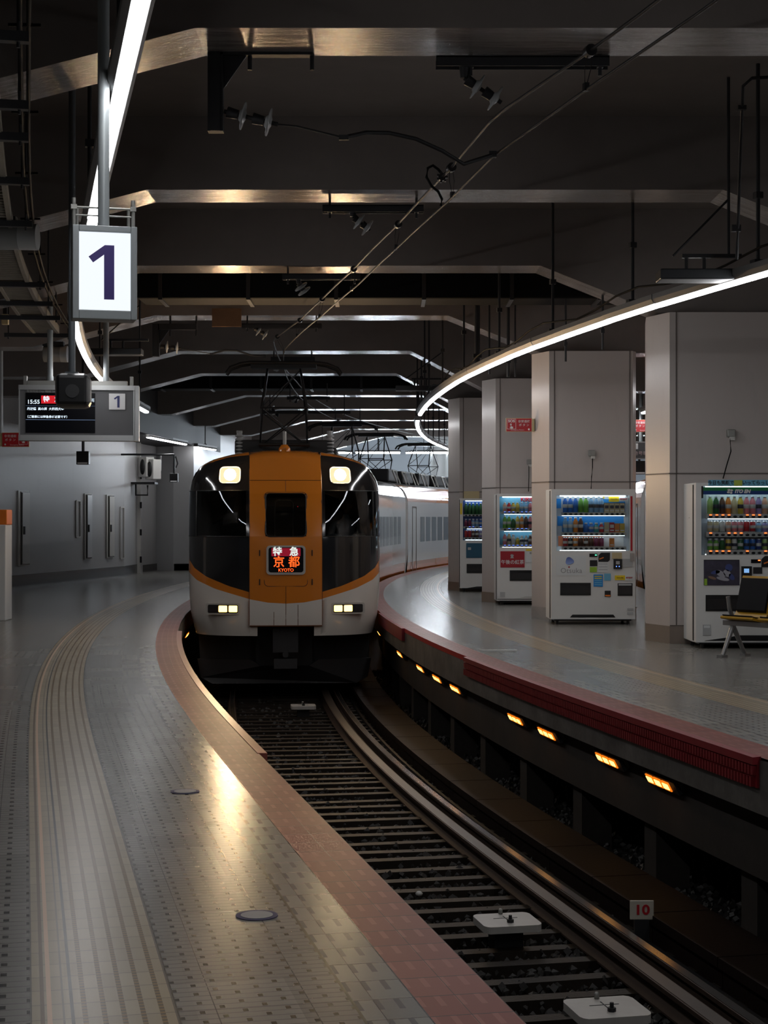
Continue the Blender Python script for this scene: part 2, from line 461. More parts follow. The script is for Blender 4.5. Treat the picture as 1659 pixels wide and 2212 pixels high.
# --- ceiling slab and beams
SL = 3.55 + CAMZ; BZ = 2.9 + CAMZ
struct(MB().box((2, 28, SL + .1), (44, 84, .2)).build('ceiling', M['ceil']), 'dark painted ceiling slab between the beams', 'ceiling')
FAR = [FPX * 2.9 / q for q in (998, 681, 528, 426, 353, 306)] + [40.1, 45.1, 50.1, 55.1, 60.1]
FAR = [FAR[0] - 4.9] + FAR
XL = [-.4, -1.12, -2.1, -2.9, -3.3, -3.6, -3.7, -3.3, -2.8, -2.2, -1.2, 0]
XR = [4.0, 3.55, 3.0, 1.8, .92, .46, .25, .9, 1.6, 2.6, 3.8, 5.0]
for k, (yf, xl, xr) in enumerate(zip(FAR, XL, XR)):
    d = .60
    lowR = 2.36 + CAMZ if k < 5 else 2.2 + CAMZ
    poly = [(-20, SL), (-20, 2.45 + CAMZ), (xl - 1.75, 2.45 + CAMZ), (xl, BZ), (xr, BZ), (xr + 1.35, lowR), (24, lowR), (24, SL)]
    b_ = MB(); n = len(poly)
    vs = [(a, yf - d, z) for a, z in poly] + [(a, yf, z) for a, z in poly]
    b_.add(vs, [tuple(range(n)), tuple(reversed(range(n, 2 * n)))], 0)
    for i in range(n):
        j = (i + 1) % n
        under = 1 <= i <= 5
        b_.add([vs[i], vs[j], vs[j + n], vs[i + n]], [(0, 1, 2, 3)], 1 if under else 0)
    o = b_.build('ceiling_beam', [M['ceil'], M['soffit']])
    struct(o, 'haunched concrete beam across the tracks with a shiny taped underside', 'beam')
# ducts across
def duct(Y, z0, z1, xa, xb, lab, m='rubber', dy=.7):
    r = empty('ventilation_duct', (xa, Y, z0), 0, lab, 'duct')
    MB().box(((xb - xa) / 2, 0, (z1 - z0) / 2), (xb - xa, dy, z1 - z0)).build('casing', M[m], r, bevel=.03)
    for i in range(int((xb - xa) / 1.1) + 1):
        MB().box((.3 + i * 1.1, 0, (z1 - z0) / 2), (.05, dy + .04, z1 - z0 + .04)).build('flange', M['black'], r)
    for x in (.8, xb - xa - .8): MB().tube([(x, 0, z1 - z0), (x, 0, SL - z0)], .015, 6).build('hanger_rod', M['steel_dark'], r)
    return r
duct(21.2, 2.745 + CAMZ, 3.16 + CAMZ, -3.1, 3.0, 'long black duct crossing over the tracks in front of the train')
duct(36.9, 2.83 + CAMZ, 3.13 + CAMZ, -5.2, 1.5, 'black duct crossing the ceiling far behind the train roof')
# yellowish board stuck on the beam behind the duct
tag(MB().box((0, 0, 0), (.42, .03, .26)).build('ceiling_board', M['wood']), 'brown wooden board fixed to the lit beam behind the black duct', 'board').location = (-2.25, 23.83, 2.74 + CAMZ + .12)
# --- left wall
WL = [(-12.5, -4), (-11.5, 12), (-9.4, 24), (-7.9, 33.5), (-7.25, 36.9), (-6.42, 41.2), (-6.36, 42.8)]
WL2 = [(-6.36, 43.8), (-6.2, 45.4), (-5.7, 45.1), (-5.15, 45.1), (-4.7, 52), (-3.2, 62)]
def wall(name, pts, z0, z1, m, lab, th=.25, cat='wall'):
    b_ = MB(); n = len(pts)
    vs = [(x, y, z0) for x, y in pts] + [(x, y, z1) for x, y in pts] + [(x - th, y + th, z0) for x, y in pts] + [(x - th, y + th, z1) for x, y in pts]
    for i in range(n - 1):
        b_.add([vs[i], vs[i + 1], vs[n + i + 1], vs[n + i]], [(0, 1, 2, 3)])
        b_.add([vs[2 * n + i], vs[2 * n + i + 1], vs[3 * n + i + 1], vs[3 * n + i]], [(0, 1, 2, 3)])
        b_.add([vs[n + i], vs[n + i + 1], vs[3 * n + i + 1], vs[3 * n + i]], [(0, 1, 2, 3)])
    b_.add([vs[0], vs[n], vs[3 * n], vs[2 * n]], [(0, 1, 2, 3)]); b_.add([vs[n - 1], vs[2 * n - 1], vs[4 * n - 1], vs[3 * n - 1]], [(0, 1, 2, 3)])
    return struct(b_.build(name, M[m], fix=False), lab, cat)
wall('wall_left', WL, 0, SL, 'wall', 'pale grey curved panel wall along the left platform')
wall('wall_left_far', WL2, 0, SL, 'wall', 'pale wall set back beyond the hinged corner on the left platform')
off = lambda pts, d: [(x + d, y) for x, y in pts]
wall('baseboard_left', off(WL, .02), 0, .23, 'baseboard', 'dark stone baseboard of the left wall', .02, 'baseboard')
wall('baseboard_left_far', off(WL2, .02), 0, .18, 'baseboard', 'dark stone baseboard of the far left wall', .02, 'baseboard')
b_ = MB(); b_.box((-6.37, 43.3, 1.7), (.06, 1.0, 3.4)); b_.box((-6.30, 42.86, 1.7), (.09, .05, 3.4), 1)
for z in (.35, 1.05, 1.75, 2.5): b_.box((-6.25, 42.84, z), (.05, .04, .16), 2)
struct(b_.build('door_1', [M['wall'], M['white_dim'], M['black']]), 'tall hinged panel edge where the left wall turns', 'door')
# low dark soffit over the far left platform
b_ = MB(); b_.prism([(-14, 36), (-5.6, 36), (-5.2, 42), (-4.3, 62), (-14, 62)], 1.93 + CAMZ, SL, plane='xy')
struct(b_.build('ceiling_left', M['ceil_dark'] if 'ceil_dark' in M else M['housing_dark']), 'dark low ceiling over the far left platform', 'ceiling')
# --- far and right walls, second track
slab('track_bed_far', [(6.9, BED), (6.9, BED - .1), (11.5, BED - .1), (11.5, BED)], 10, TEND, 'under', 'dark bed of the second track', 'ground', 2)
slab('wall_right', [(11.5, BED), (11.5, SL), (11.8, SL), (11.8, BED)], 4, TEND, 'wall', 'pale wall beyond the second track', 'wall', 2)
b_ = MB(); b_.box((8, 74, 1.8), (60, .3, 6.6))
struct(b_.build('wall_back', mat('bright_far_wall', (.75, .80, .85, 1), .5)), 'pale wall at the far end of the station', 'wall')
for i in range(6):
    x = 2.2 + i * 2.9; b_ = MB(); b_.tube([(x, 66.5, -1.4), (x, 66.5, SL)], .35, 16)
    struct(b_.build('pillar_round', M['white']), 'round white pillar at the far bright end of the station', 'pillar')
# --- pillars
PIL = [(3.05, 18.65 * 3600 / 3500, 1.45), (2.11, 0, 1.43), (1.67, 0, 1.45), (1.27, 0, 1.45), (1.75, 0, 1.45), (2.4, 0, 1.4), (3.4, 0, 1.4)]
PYF = [FPX / 190.5, FPX / 154.5, FPX / 129, FPX / 111, 37.9, 42.9, 47.9]
names = ['nearest wide beige pillar, behind the machine with the green and blue header', 'wide beige pillar behind the white machine with the round blue logo',
         'beige pillar behind the machine with the red tea panel', 'darker pillar behind the farthest machine', 'pillar hidden far along the right platform',
         'pillar far along the right platform beside the white cars', 'last pillar of the right platform']
PILO = []
for k, ((xl, _, wd), yf) in enumerate(zip(PIL, PYF)):
    top = 2.33 + CAMZ if k < 5 else 2.2 + CAMZ
    c = .19 if k == 0 else .20
    dch = .50
    D = 1.5
    foot = [(0, dch), (c, 0), (wd - .06, 0), (wd, .12), (wd, D), (c, D), (.10, D - .3)]
    r = empty('pillar', (xl, yf, 0), 0, names[k], 'pillar'); r['kind'] = 'structure'; PILO.append(r)
    MB().prism(foot, .0, top, plane='xy').build('panelling', M['pillar'], r)
    b_ = MB()
    sc = 1.008
    foot2 = [(-.006, dch), (c - .003, -.006), (wd - .05, -.006), (wd + .006, .12), (wd + .006, D), (c, D + .006), (.094, D - .3)]
    b_.prism(foot2, 0.0, .17 if k else .20, plane='xy')
    b_.build('baseboard', M['base_beige'] if k in (0, 3) else M['alu_base'] if k == 1 else M['base_beige'], r)
    b_ = MB()
    b_.box((c + .075, -.002, top / 2 + .1), (.014, .012, top - .2)); b_.box((wd - .1, -.002, top / 2 + .1), (.012, .012, top - .2))
    zj = .50 + CAMZ
    b_.box((wd / 2 + c / 2, -.002, zj), (wd - c, .012, .014))
    L = math.hypot(c, dch); b_.box((c / 2 - .002, dch / 2, zj), (L, .012, .014), rz=math.atan2(-dch, c))
    b_.box((wd / 2 + c / 2, -.004, .206 if k == 0 else .175), (wd - c, .012, .012))
    b_.build('panel_seam', M['seam'], r)
# dark socket above pillar tops (shadow gap strip)
# --- ballast
def stones(n, seed, t0, t1, u0, u1, zb):
    rs = np.random.RandomState(seed)
    ph = (1 + 5 ** .5) / 2
    base = np.array([(0, 0, 1), (.94, 0, .33), (-.3, .9, .3), (-.7, -.6, .4), (.4, .5, -.8), (-.5, .3, -.8), (.2, -.8, -.5)])
    fs = [(0, 1, 2), (0, 2, 3), (0, 3, 1), (1, 4, 2), (2, 5, 3), (3, 6, 1), (1, 6, 4), (2, 4, 5), (3, 5, 6), (4, 6, 5)]
    V = []; F = []
    for i in range(n):
        q = rs.rand()
        t = t0 + (t1 - t0) * q ** 1.5; u = u0 + (u1 - u0) * rs.rand()
        p = P(t, u, zb + rs.rand() * .05)
        s = (.014 + .022 * rs.rand())
        a = rs.rand() * 6.28; ca, sa = math.cos(a), math.sin(a)
        R = np.array([[ca, -sa, 0], [sa, ca, 0], [0, 0, 1]])
        v = (base * s * (0.7 + .6 * rs.rand(3))) @ R.T + np.array(p)
        o = len(V) ; V.extend(map(tuple, v)); F.extend(tuple(j + o for j in f) for f in fs)
    me = bpy.data.meshes.new('ballast'); me.from_pydata(V, [], F); me.materials.append(M['ballast']); return me
M['ballast'] = mat('ballast_stone', (.016, .014, .012, 1), .6, var=.6, vscale=12, bump=.3)
slab('ballast_bed', [(-1.6, BED), (-1.6, -1.31), (3.4, -1.36), (3.4, BED)], -6, TEND, 'ballast', 'dark stone bed under the sleepers', 'ground')
o = bpy.data.objects.new('ballast', stones(24000, 3, 3.5, 30, -1.5, 2.8, -1.31)); COL.objects.link(o)
tag(o, 'dark crushed stones lying between the sleepers', 'gravel', kind='stuff')
# --- sleepers
M['sleeper'] = mat('weathered_sleeper', (.022, .017, .013, 1), .55, spec=.12, var=.5, vscale=5, bump=.3)
b_ = MB(); b_.box((0, 0, 0), (2.05, .11, .13)); me = b_.mesh('sleeper', M['sleeper'])
rs = random.Random(4)
for i in range(84):
    t = 3.6 + i * .345
    o = bpy.data.objects.new('railway_sleeper', me); COL.objects.link(o)
    x, y, h = PH(t); o.location = P(t, .04 + rs.uniform(-.02, .02), -1.308 + rs.uniform(-.008, .008)); o.rotation_euler = (0, rs.uniform(-.006, .006), -h + rs.uniform(-.012, .012))
    tag(o, 'weathered sleeper lying in the dark ballast under the rails', 'sleeper', 'sleepers under the rails')
# --- rails
def rail(name, u, lab, h=.15, head=.068, m='railside', top='railtop', foot=.12):
    r = empty(name, P(5, u, -1.25), 0, lab, 'rail')
    inv = Matrix.Translation(-r.location)
    b_ = MB(); z0 = -1.25
    b_.sweep([(u - foot / 2, z0), (u + foot / 2, z0), (u + foot / 2, z0 + .012), (u + .01, z0 + .03), (u + .01, z0 + h - .035), (u + head / 2, z0 + h - .03),
              (u + head / 2, z0 + h - .004), (u - head / 2, z0 + h - .004), (u - head / 2, z0 + h - .03), (u - .01, z0 + h - .035), (u - .01, z0 + .03), (u - foot / 2, z0 + .012)], -6, TEND, .7)
    o = b_.build('rail_body', M[m], r); o.matrix_parent_inverse = inv
    b_ = MB(); b_.sweep([(u - head * .42, z0 + h - .004), (u - head * .40, z0 + h), (u + head * .40, z0 + h), (u + head * .42, z0 + h - .004)], -6, TEND, .7)
    o = b_.build('rail_head', M[top], r); o.matrix_parent_inverse = inv
    return r
M['railside'] = mat('rusty_rail', (.055, .035, .025, 1), .6, .4, var=.3, vscale=8)
M['railtop'] = mat('polished_rail', (.30, .28, .27, 1), .22, 1.0)
M['guardtop'] = mat('rusty_guard_rail', (.065, .05, .04, 1), .42, .4, var=.3, vscale=4)
rail('rail', -.755, 'left running rail below the left platform')
rail('rail', .755, 'polished right running rail curving in front of the train')
rail('guard_rail', .60, 'rusty flat-topped guard rail just inside the right running rail', h=.13, head=.105, top='guardtop', foot=.14)
# --- trough covers
M['trough'] = mat('brown_trough_cover', (.011, .0062, .005, 1), .6, spec=.1, var=.25, vscale=3, bump=.2)
for i in range(26):
    t = 4.0 + i * 1.08
    b_ = MB(); b_.sweep([(1.0, -1.12), (1.42, -1.12), (1.42, -1.06), (1.0, -1.06)], t + .006, t + 1.072, .3)
    b_.sweep([(1.03, BED), (1.39, BED), (1.39, -1.12), (1.03, -1.12)], t + .006, t + 1.072, .6)
    tag(b_.build('trough_cover', M['trough']), 'flat brown cable trough cover laid beside the right rail', 'cover', 'trough covers beside the right rail')
# conduit along the trough
b_ = MB(); b_.sweep([(.955, -1.26), (.985, -1.26), (.985, -1.22), (.955, -1.22)], 4, 34, .6)
tag(b_.build('cable_conduit', M['steel_dark']), 'thin dark conduit running along the trough covers', 'conduit')
# --- balises (white boards between rails)
M['board'] = mat('dirty_white_board', (.42, .40, .37, 1), .4, var=.2, vscale=7)
def balise(px, py, s, wd, lab, rz=.0):
    p = WP(px, py, s); t = TY(p.y)
    r = empty('track_beacon', (p.x, p.y, -1.20), -PH(t)[2] + rz, lab, 'beacon')
    q = [(wd / 2 * a, wd * .47 * b) for a, b in ((-1, -.72), (-.94, -.9), (-.82, -1), (.82, -1), (.94, -.9), (1, -.72), (1, .72), (.94, .9), (.82, 1), (-.82, 1), (-.94, .9), (-1, .72))]
    MB().prism(q, .072, .115, plane='xy').build('cover_plate', M['board'], r, bevel=.012)
    b_ = MB(); b_.box((0, .03, .0), (wd * .5, wd * .4, .13)); b_.build('pedestal', M['steel_dark'], r)
    b_ = MB(); b_.tube([(0, -wd * .2, .11), (0, -wd * .2, .16)], .011, 8); b_.tube([(0, -wd * .2, .115), (0, -wd * .2, .135)], .022, 6); b_.build('bolt', M['steel_dark'], r)
    b_ = MB(); b_.box((0, wd * .1, .116), (wd * .42, .006, .002)); b_.box((0, wd * .1, .116), (.006, wd * .3, .002)); b_.build('cross_mark', M['steel_dark'], r)
    b_ = MB(); b_.lathe([(.0, .115), (.014, .115), (.014, .14), (.008, .15), (0, .15)], 8, M=Matrix.Translation((0, wd * .40, 0))); b_.build('eyelet', M['galv'], r)
balise(1095, 1975, 345, .37, 'white square beacon board between the rails, farther of the two near ones')
balise(1310, 2150, 420, .38, 'white square beacon board between the rails at the very front')
balise(655, 1518, 161, .33, 'small white beacon board between the rails right in front of the train')
# kilometre plate 10
p = WP(1386, 2005, 345); r = empty('marker_plate', (p.x, p.y, -1.215), 0, 'small white plate with red number 10 beside the right rail', 'marker plate')
MB().box((0, 0, .19), (.15, .012, .12)).build('plate', mat('aged_white_plate', (.50, .46, .38, 1), .5, var=.1), r, bevel=.004)
MB().box((0, .02, .07), (.09, .05, .14)).build('foot', M['steel_dark'], r)
text('10', .085, M['red'], r, (0, -.008, .19), bold=.0025, sx=1.15)
# pale stones
for x, y, s, l in ((905, 1881, 302, 'single pale pebble on the ballast between the rails'), (1568, 1917, 330, 'single pale pebble on the dark ballast under the right platform')):
    p = WP(x, y, s); b_ = MB(); b_.lathe([(0, -.02), (.022, -.01), (.028, .004), (.015, .018), (0, .022)], 9, M=Matrix.Translation((p.x, p.y, -1.26)))
    tag(b_.build('pebble', M['white_dim']), l, 'pebble')
# small pedestal cable box in the dark below the right platform
p = WP(1138, 1660, 206); r = empty('cable_box', (p.x, p.y, -1.36), 0, 'small grey cable box standing in the dark under the right platform', 'cable box')
MB().box((0, 0, .33), (.11, .1, .66)).build('post', M['galv'], r, bevel=.01)
b_ = MB(); b_.box((-.09, -.01, .45), (.08, .08, .16)); b_.build('junction_box', M['galv'], r, bevel=.008)
b_ = MB(); b_.tube([(.03, -.06, .55), (.02, -.12, .35), (-.04, -.14, .18), (-.1, -.1, .03)], .012, 6); b_.build('cable', M['rubber'], r)
# amber lamps under the platforms
def amber(p, h, lab, side=1):
    r = empty('edge_lamp', p, h, lab, 'lamp', 'amber edge lamps')
    T = Matrix.Rotation(math.radians(-28) * side, 4, 'Y')
    MB().box((0, 0, 0), (.03, .60, .10), M=T).build('tray', M['steel_dark'], r)
    b_ = MB()
    for i in (-1, 0, 1): b_.box((-.018 * side, i * .155 + .03, 0), (.012, .128, .070), M=T)
    b_.build('amber_lens', M['amber'], r)
    for i in (-1, 0, 1): MB().box((-.026 * side, i * .155 + .03, 0), (.006, .10, .042), M=T).build('lamp_cell', M['amber_hot'], r)
    b_ = MB(); b_.box((.02 * side, -.26, .0), (.05, .05, .09), M=T); b_.build('end_clamp', M['galv'], r)
AL = [(1455, 1688), (1345, 1640), (1212, 1583), (1140, 1552), (1007, 1487), (957, 1465), (920, 1443), (875, 1412), (827, 1366), (808, 1343)]
ords = ['nearest', 'second nearest', 'third', 'fourth', 'fifth', 'sixth', 'seventh', 'eighth', 'ninth', 'farthest']
for k, (x, y) in enumerate(AL):
    Y = FPX / ((y - HZ) / 1.86); t = TY(Y, 1.6)
    amber(P(t, 1.545, -.43), -PH(t)[2], 'amber lamp with three cells under the right platform, %s from the camera' % ords[k])
for k, Y in enumerate((20.9, 22.4, 24.2, 26.5)):
    t = TY(Y, -1.58); amber(P(t, -1.56, -.43), -PH(t)[2], 'amber lamp under the left platform beside the train nose, %s' % ords[k], -1)
for k in range(6):
    t = TY(30 + k * 3.2, 1.6); amber(P(t, 1.545, -.43), -PH(t)[2], 'amber lamp under the right platform alongside the train cars, %s of them' % ords[k])
# floor markers and a white bar
for x, y, s, l in ((555, 1978, 601, 'round blue-rimmed floor marker on the left platform, nearer one'), (400, 1710, 414, 'round blue-rimmed floor marker on the left platform, farther one')):
    p = WP(x, y, s); r = empty('floor_marker', (p.x, p.y, 0), 0, l, 'floor marker')
    b_ = MB(); b_.prism([(.076 * math.cos(a * .224), .076 * math.sin(a * .224)) for a in range(28)], 0, .003, plane='xy'); b_.build('rim', mat('blue_marker', (.05, .045, .10, 1), .6, spec=.2), r)
    b_ = MB(); b_.prism([(.058 * math.cos(a * .224), .058 * math.sin(a * .224)) for a in range(28)], .003, .0045, plane='xy'); b_.build('disc', mat('pale_marker', (.26, .27, .28, 1), .5, spec=.2), r)
p = WP(1076, 1407, 202); tag(MB().box((p.x, p.y, .008), (.40, .05, .016), rz=-.05).build('floor_bar', M['white']), 'thin white metal bar lying on the right platform near the red edge', 'bar')
b_ = MB()
t = TY(FPX / 113, 2.7)
# ================================================================== STRIP LAMPS
LZ = 1.9 + CAMZ
def strip(t, L, uf, group, label, rod=False, wd=.085):
    u = uf(t + L / 2); p = P(t + L / 2, u); h = PH(t + L / 2)[2]
    h2 = math.atan2(P(t + L, uf(t + L)).x - P(t, uf(t)).x, P(t + L, uf(t + L)).y - P(t, uf(t)).y)
    LL = (P(t + L, uf(t + L)) - P(t, uf(t))).length
    r = empty('strip_lamp', (p.x, p.y, LZ), -h2, label, 'lamp', group)
    b_ = MB(); b_.prism([(-wd / 2 - .03, .04), (-wd / 2 - .006, .0), (wd / 2 + .006, 0), (wd / 2 + .03, .04), (wd / 2 + .03, .085), (-wd / 2 - .03, .085)], -LL / 2, LL / 2)
    b_.build('housing', M['housing'], r)
    q = LL / 2 - .004
    b_ = MB(); b_.prism([(-wd / 2, .002), (-wd / 2 + .004, -.020), (-wd / 2 + .014, -.030), (wd / 2 - .014, -.030), (wd / 2 - .004, -.020), (wd / 2, .002)], -q, q)
    b_.build('lit_cover', M['strip'], r)
    if rod:
        b_ = MB(); b_.tube([(0, 0, .08), (0, 0, SL - LZ)], .016, 6); b_.box((0, 0, .10), (.10, .08, .03)); b_.box((0, 0, .62), (.06, .06, .05))
        b_.build('hanger_rod', M['steel_dark'], r)
    return r
ufl = lambda t: float(np.interp(t, [0, 12, 16, 24, 30], [-2.42, -2.42, -2.5, -2.55, -2.55]))
lamp_len = 1.26
t = -7.6; i = 0
while t < 24.0:
    strip(t, lamp_len, ufl, 'row of strip lamps above the left platform', 'lit white strip lamp in the continuous row above the left platform', rod=(i % 3 == 0), wd=.060)
    t += lamp_len; i += 1
strip(TY(27.9, -2.55), 1.9, lambda t: -2.55, None, 'short lit strip lamp just right of the departure board', rod=True)
strip(TY(39.2, -4.15), 3.7, lambda t: -4.15, None, 'long lit strip lamp over the left wall, left of the train roof', rod=True)
strip(TY(44.6, -4.3), 1.9, lambda t: -4.3, None, 'far lit strip lamp just above the left edge of the train roof', rod=True)
ufr = lambda t: float(np.interp(t, [0, 12, 15, 19, 23, 30, 36, 45, 55], [2.85, 2.80, 2.60, 2.45, 2.38, 2.38, 2.34, 2.25, 1.9]))
t = 2.0; i = 0
while t < 58:
    strip(t, lamp_len, ufr, 'row of strip lamps above the right platform', 'lit white strip lamp in the continuous row above the right platform', rod=(i % 2 == 0 or t > 28), wd=.070)
    t += lamp_len * (1.0 if t < 29.5 else 1.22); i += 1
    if 30.0 < t < 32.0: t = 33.0
t = 4.0
while t < 50:
    strip(t, 2.4, lambda q: 6.4, 'row of strip lamps over the far side of the right platform', 'lit strip lamp in the row on the far side of the right platform', rod=True)
    t += 4.0 if t > 18 else 8.0
# tubes added to brighten the far end of the station
for i in range(21):
    x = -2.0 + (i % 7) * 1.8; y = 54 + (i // 7) * 6.5
    r = empty('tube_lamp', (x, y, 2.1 + CAMZ + .25 * (i // 7)), 0, 'tube lamp added to brighten the far end of the station', 'lamp', 'tube lamps added at the far end')
    MB().box((0, 0, .05), (1.5, .12, .05)).build('housing', M['housing'], r)
    MB().tube([(-.72, 0, 0), (.72, 0, 0)], .03, 8).build('tube', M['far_tube'] if 'far_tube' in M else M['strip'], r)
    MB().tube([(0, 0, .07), (0, 0, SL - r.location.z)], .012, 6).build('hanger_rod', M['steel_dark'], r)
# ================================================================== OVERHEAD WIRES
CW = 2.40 + CAMZ; MW = 2.62 + CAMZ
def wire_uv(pts, zc):
    out = []
    for x, y in pts:
        Y = FPX * (zc - CAMZ) / (HZ - y); X = (x - 829.5) / FPX * Y
        out.append((Y, X - XY(Y)))
    return out
CWP = wire_uv([(1545, 0), (1268, 190), (1070, 332), (973, 429), (859, 533), (775, 613), (700, 677), (613, 757)], CW)
MWP = wire_uv([(1420, 0), (1270, 110), (1072, 246), (974, 362), (859, 484), (763, 581), (695, 646), (647, 692), (590, 735)], MW)
ts = [x * .4 for x in range(-6, 144)]
def cwu(t): return float(np.interp(P(t, 0).y, [q[0] for q in CWP] + [30, 60], [q[1] for q in CWP] + [.02, 0]))
def mwu(t): return float(np.interp(P(t, 0).y, [q[0] for q in MWP] + [32, 60], [q[1] for q in MWP] + [.02, 0]))
tag(MB().tube([P(t, cwu(t), CW) for t in ts], .0085, 8).build('contact_wire', M['wire']), 'lower overhead contact wire running above the track', 'wire')
tag(MB().tube([P(t, mwu(t), MW) for t in ts], .010, 8).build('messenger_wire', M['wire']), 'upper overhead wire above the contact wire', 'wire')
# droppers with round clamps
DP = [(1270, 110), (974, 362), (859, 484), (763, 581), (695, 646), (647, 692), (600, 728)]
for k, (x, y) in enumerate(DP):
    Y = FPX * (MW - CAMZ) / (HZ - y); t = TY(Y, .3)
    p = P(t, mwu(t), MW); q = P(t, cwu(t), CW); h = PH(t)[2]
    r = empty('wire_dropper', p, -h, 'wire loop and round clamp joining the overhead wires, %s from the camera' % ords[k], 'dropper', 'droppers between the overhead wires')
    dx = (q - p).length
    d = Matrix.Rotation(-h, 4, 'Z').inverted() @ (q - p)
    MB().tube([(0, -.03, 0), (0, .03, 0)], .034, 14).build('round_clamp', M['black'], r)
    b_ = MB()
    b_.tube([(-.012, 0, -.02), (-.018 + d.x * .5, 0, -.1), (d.x - .006, 0, d.z + .03)], .0028, 5)
    b_.tube([(.012, 0, -.02), (.018 + d.x * .5, 0, -.1), (d.x + .006, 0, d.z + .03)], .0028, 5)
    b_.build('loop_wire', M['wire'], r)
    MB().box((d.x, 0, d.z + .015), (.028, .04, .045)).build('wire_clip', M['black'], r)
# curled jumper cable
Y = FPX * .97 * 2.6 / (HZ - 410); t = TY(Y, .3)
p = P(t, mwu(t), MW); r = empty('jumper_cable', p, 0, 'curled black jumper cable with a toothed clamp on the upper overhead wire', 'cable')
MB().tube([(.02, 0, 0), (-.03, 0, .06), (-.07, 0, .09), (-.11, 0, .07), (-.12, 0, 0), (-.08, 0, -.07), (-.03, 0, -.11), (.0, .0, -.17), (-.01, 0, -.22)], .011, 7).build('cable', M['rubber'], r)
b_ = MB(); b_.tube([(.0, -.02, .0), (.0, .02, .0)], .03, 10)
for q in range(7): a = q * .9; b_.box((.035 * math.cos(a), 0, .035 * math.sin(a)), (.015, .03, .015))
b_.build('toothed_clamp', M['black'], r)
# brackets: insulator discs
def disc(b_, p, d, r=.085, mi=0):
    d = Vector(d).normalized(); Q = d.to_track_quat('Z', 'Y').to_matrix().to_4x4(); T = Matrix.Translation(Vector(p)) @ Q
    b_.lathe([(.02, -.022), (.034, -.020), (.045, -.006), (r, 0), (r, .005), (.045, .010), (.034, .016), (.02, .022)], 20, mi, T)
def insulator(parent, p0, p1, n=2, r=.085):
    p0 = Vector(p0); p1 = Vector(p1); d = p1 - p0
    b_ = MB(); b_.tube([p0, p1], .014, 8)
    for i in range(n):
        a = p0 + d * ((i + .12) / (n + .1)); b = p0 + d * ((i + .55) / (n + .1))
        b_.tube([a, b], [.036, .030], 10)
    b_.build('insulator_core', M['steel_dark'], parent)
    for i in range(n):
        e = MB(); disc(e, p0 + d * ((i + .72) / n * .96), d, r); e.build('insulator_disc', M['porcelain'], parent)
def hanger(k, pa, pb, s, top_s, ins0, ins1, lab, drop=.12, stem=None):
    """bar between two photo points at scale s, hung from the beam above, with an insulator down to the upper wire"""
    A = WP(pa[0], pa[1], s); B = WP(pb[0], pb[1], s); Y = A.y
    r = empty('wire_support', A, 0, lab, 'wire support')
    L = (B - A).length
    dz = B.z - A.z
    b_ = MB(); b_.box((L / 2, 0, 0), (L, .10, .012)); b_.box((L / 2, -.045, -.03), (L, .01, .06)); b_.box((L / 2, .045, -.03), (L, .01, .06))
    b_.build('channel_bar', M['steel_dark'], r)
    for f_ in (.07, .93) if stem is None else stem:
        b_ = MB(); b_.tube([(L * f_, 0, -.11), (L * f_, 0, BZ - A.z + .002)], .013, 6); b_.box((L * f_, 0, -.045), (.04, .05, .03)); b_.build('threaded_rod', M['steel_dark'], r)
    I0 = WP(*ins0, s) - A; I1 = WP(*ins1, s) - A
    Yw = FPX * (MW - CAMZ) / (HZ - ins1[1])
    I1 = Vector((WP(ins1[0], ins1[1], FPX / Yw).x, Yw, MW)) - A
    I1.y = max(-.05, min(.05, I1.y))
    b_ = MB(); b_.tube([(I0.x, 0, -.02), (I0.x, 0, I0.z * .6), I0], [.035, .03, .025], 8); b_.build('arm', M['steel_dark'], r)
    insulator(r, I0, I1)
    return r
hanger(0, (942, 125), (1315, 128), 344, 0, (1003, 168), (1076, 246), 'dark channel bar with two insulator discs hanging under the nearest beam, upper right', stem=(.20, .95))
hanger(1, (697, 445), (915, 445), 238, 0, (762, 468), (801, 532), 'dark channel bar with tilted insulators under the second beam')
hanger(2, (610, 593), (778, 593), 186, 0, (645, 612), (672, 668), 'dark channel bar with insulators under the third beam, above the black duct')
hanger(3, (522, 700), (695, 700), 150, 0, (549, 708), (588, 742), 'dark channel bar with insulators above the train pantograph')
hanger(4, (585, 772), (680, 772), 124, 0, (592, 790), (612, 808), 'small dark channel bar with insulators just above the pantograph head')
hanger(5, (620, 857), (713, 857), 100, 0, (640, 870), (652, 880), 'dark bar hanging behind the pantograph frame, upper one')
hanger(6, (570, 888), (757, 888), 92, 0, (600, 900), (612, 905), 'dark bar hanging behind the pantograph frame, lower one')
hanger(7, (720, 910), (782, 910), 82, 0, (730, 915), (738, 918), 'small dark bar hanging far behind the pantograph')
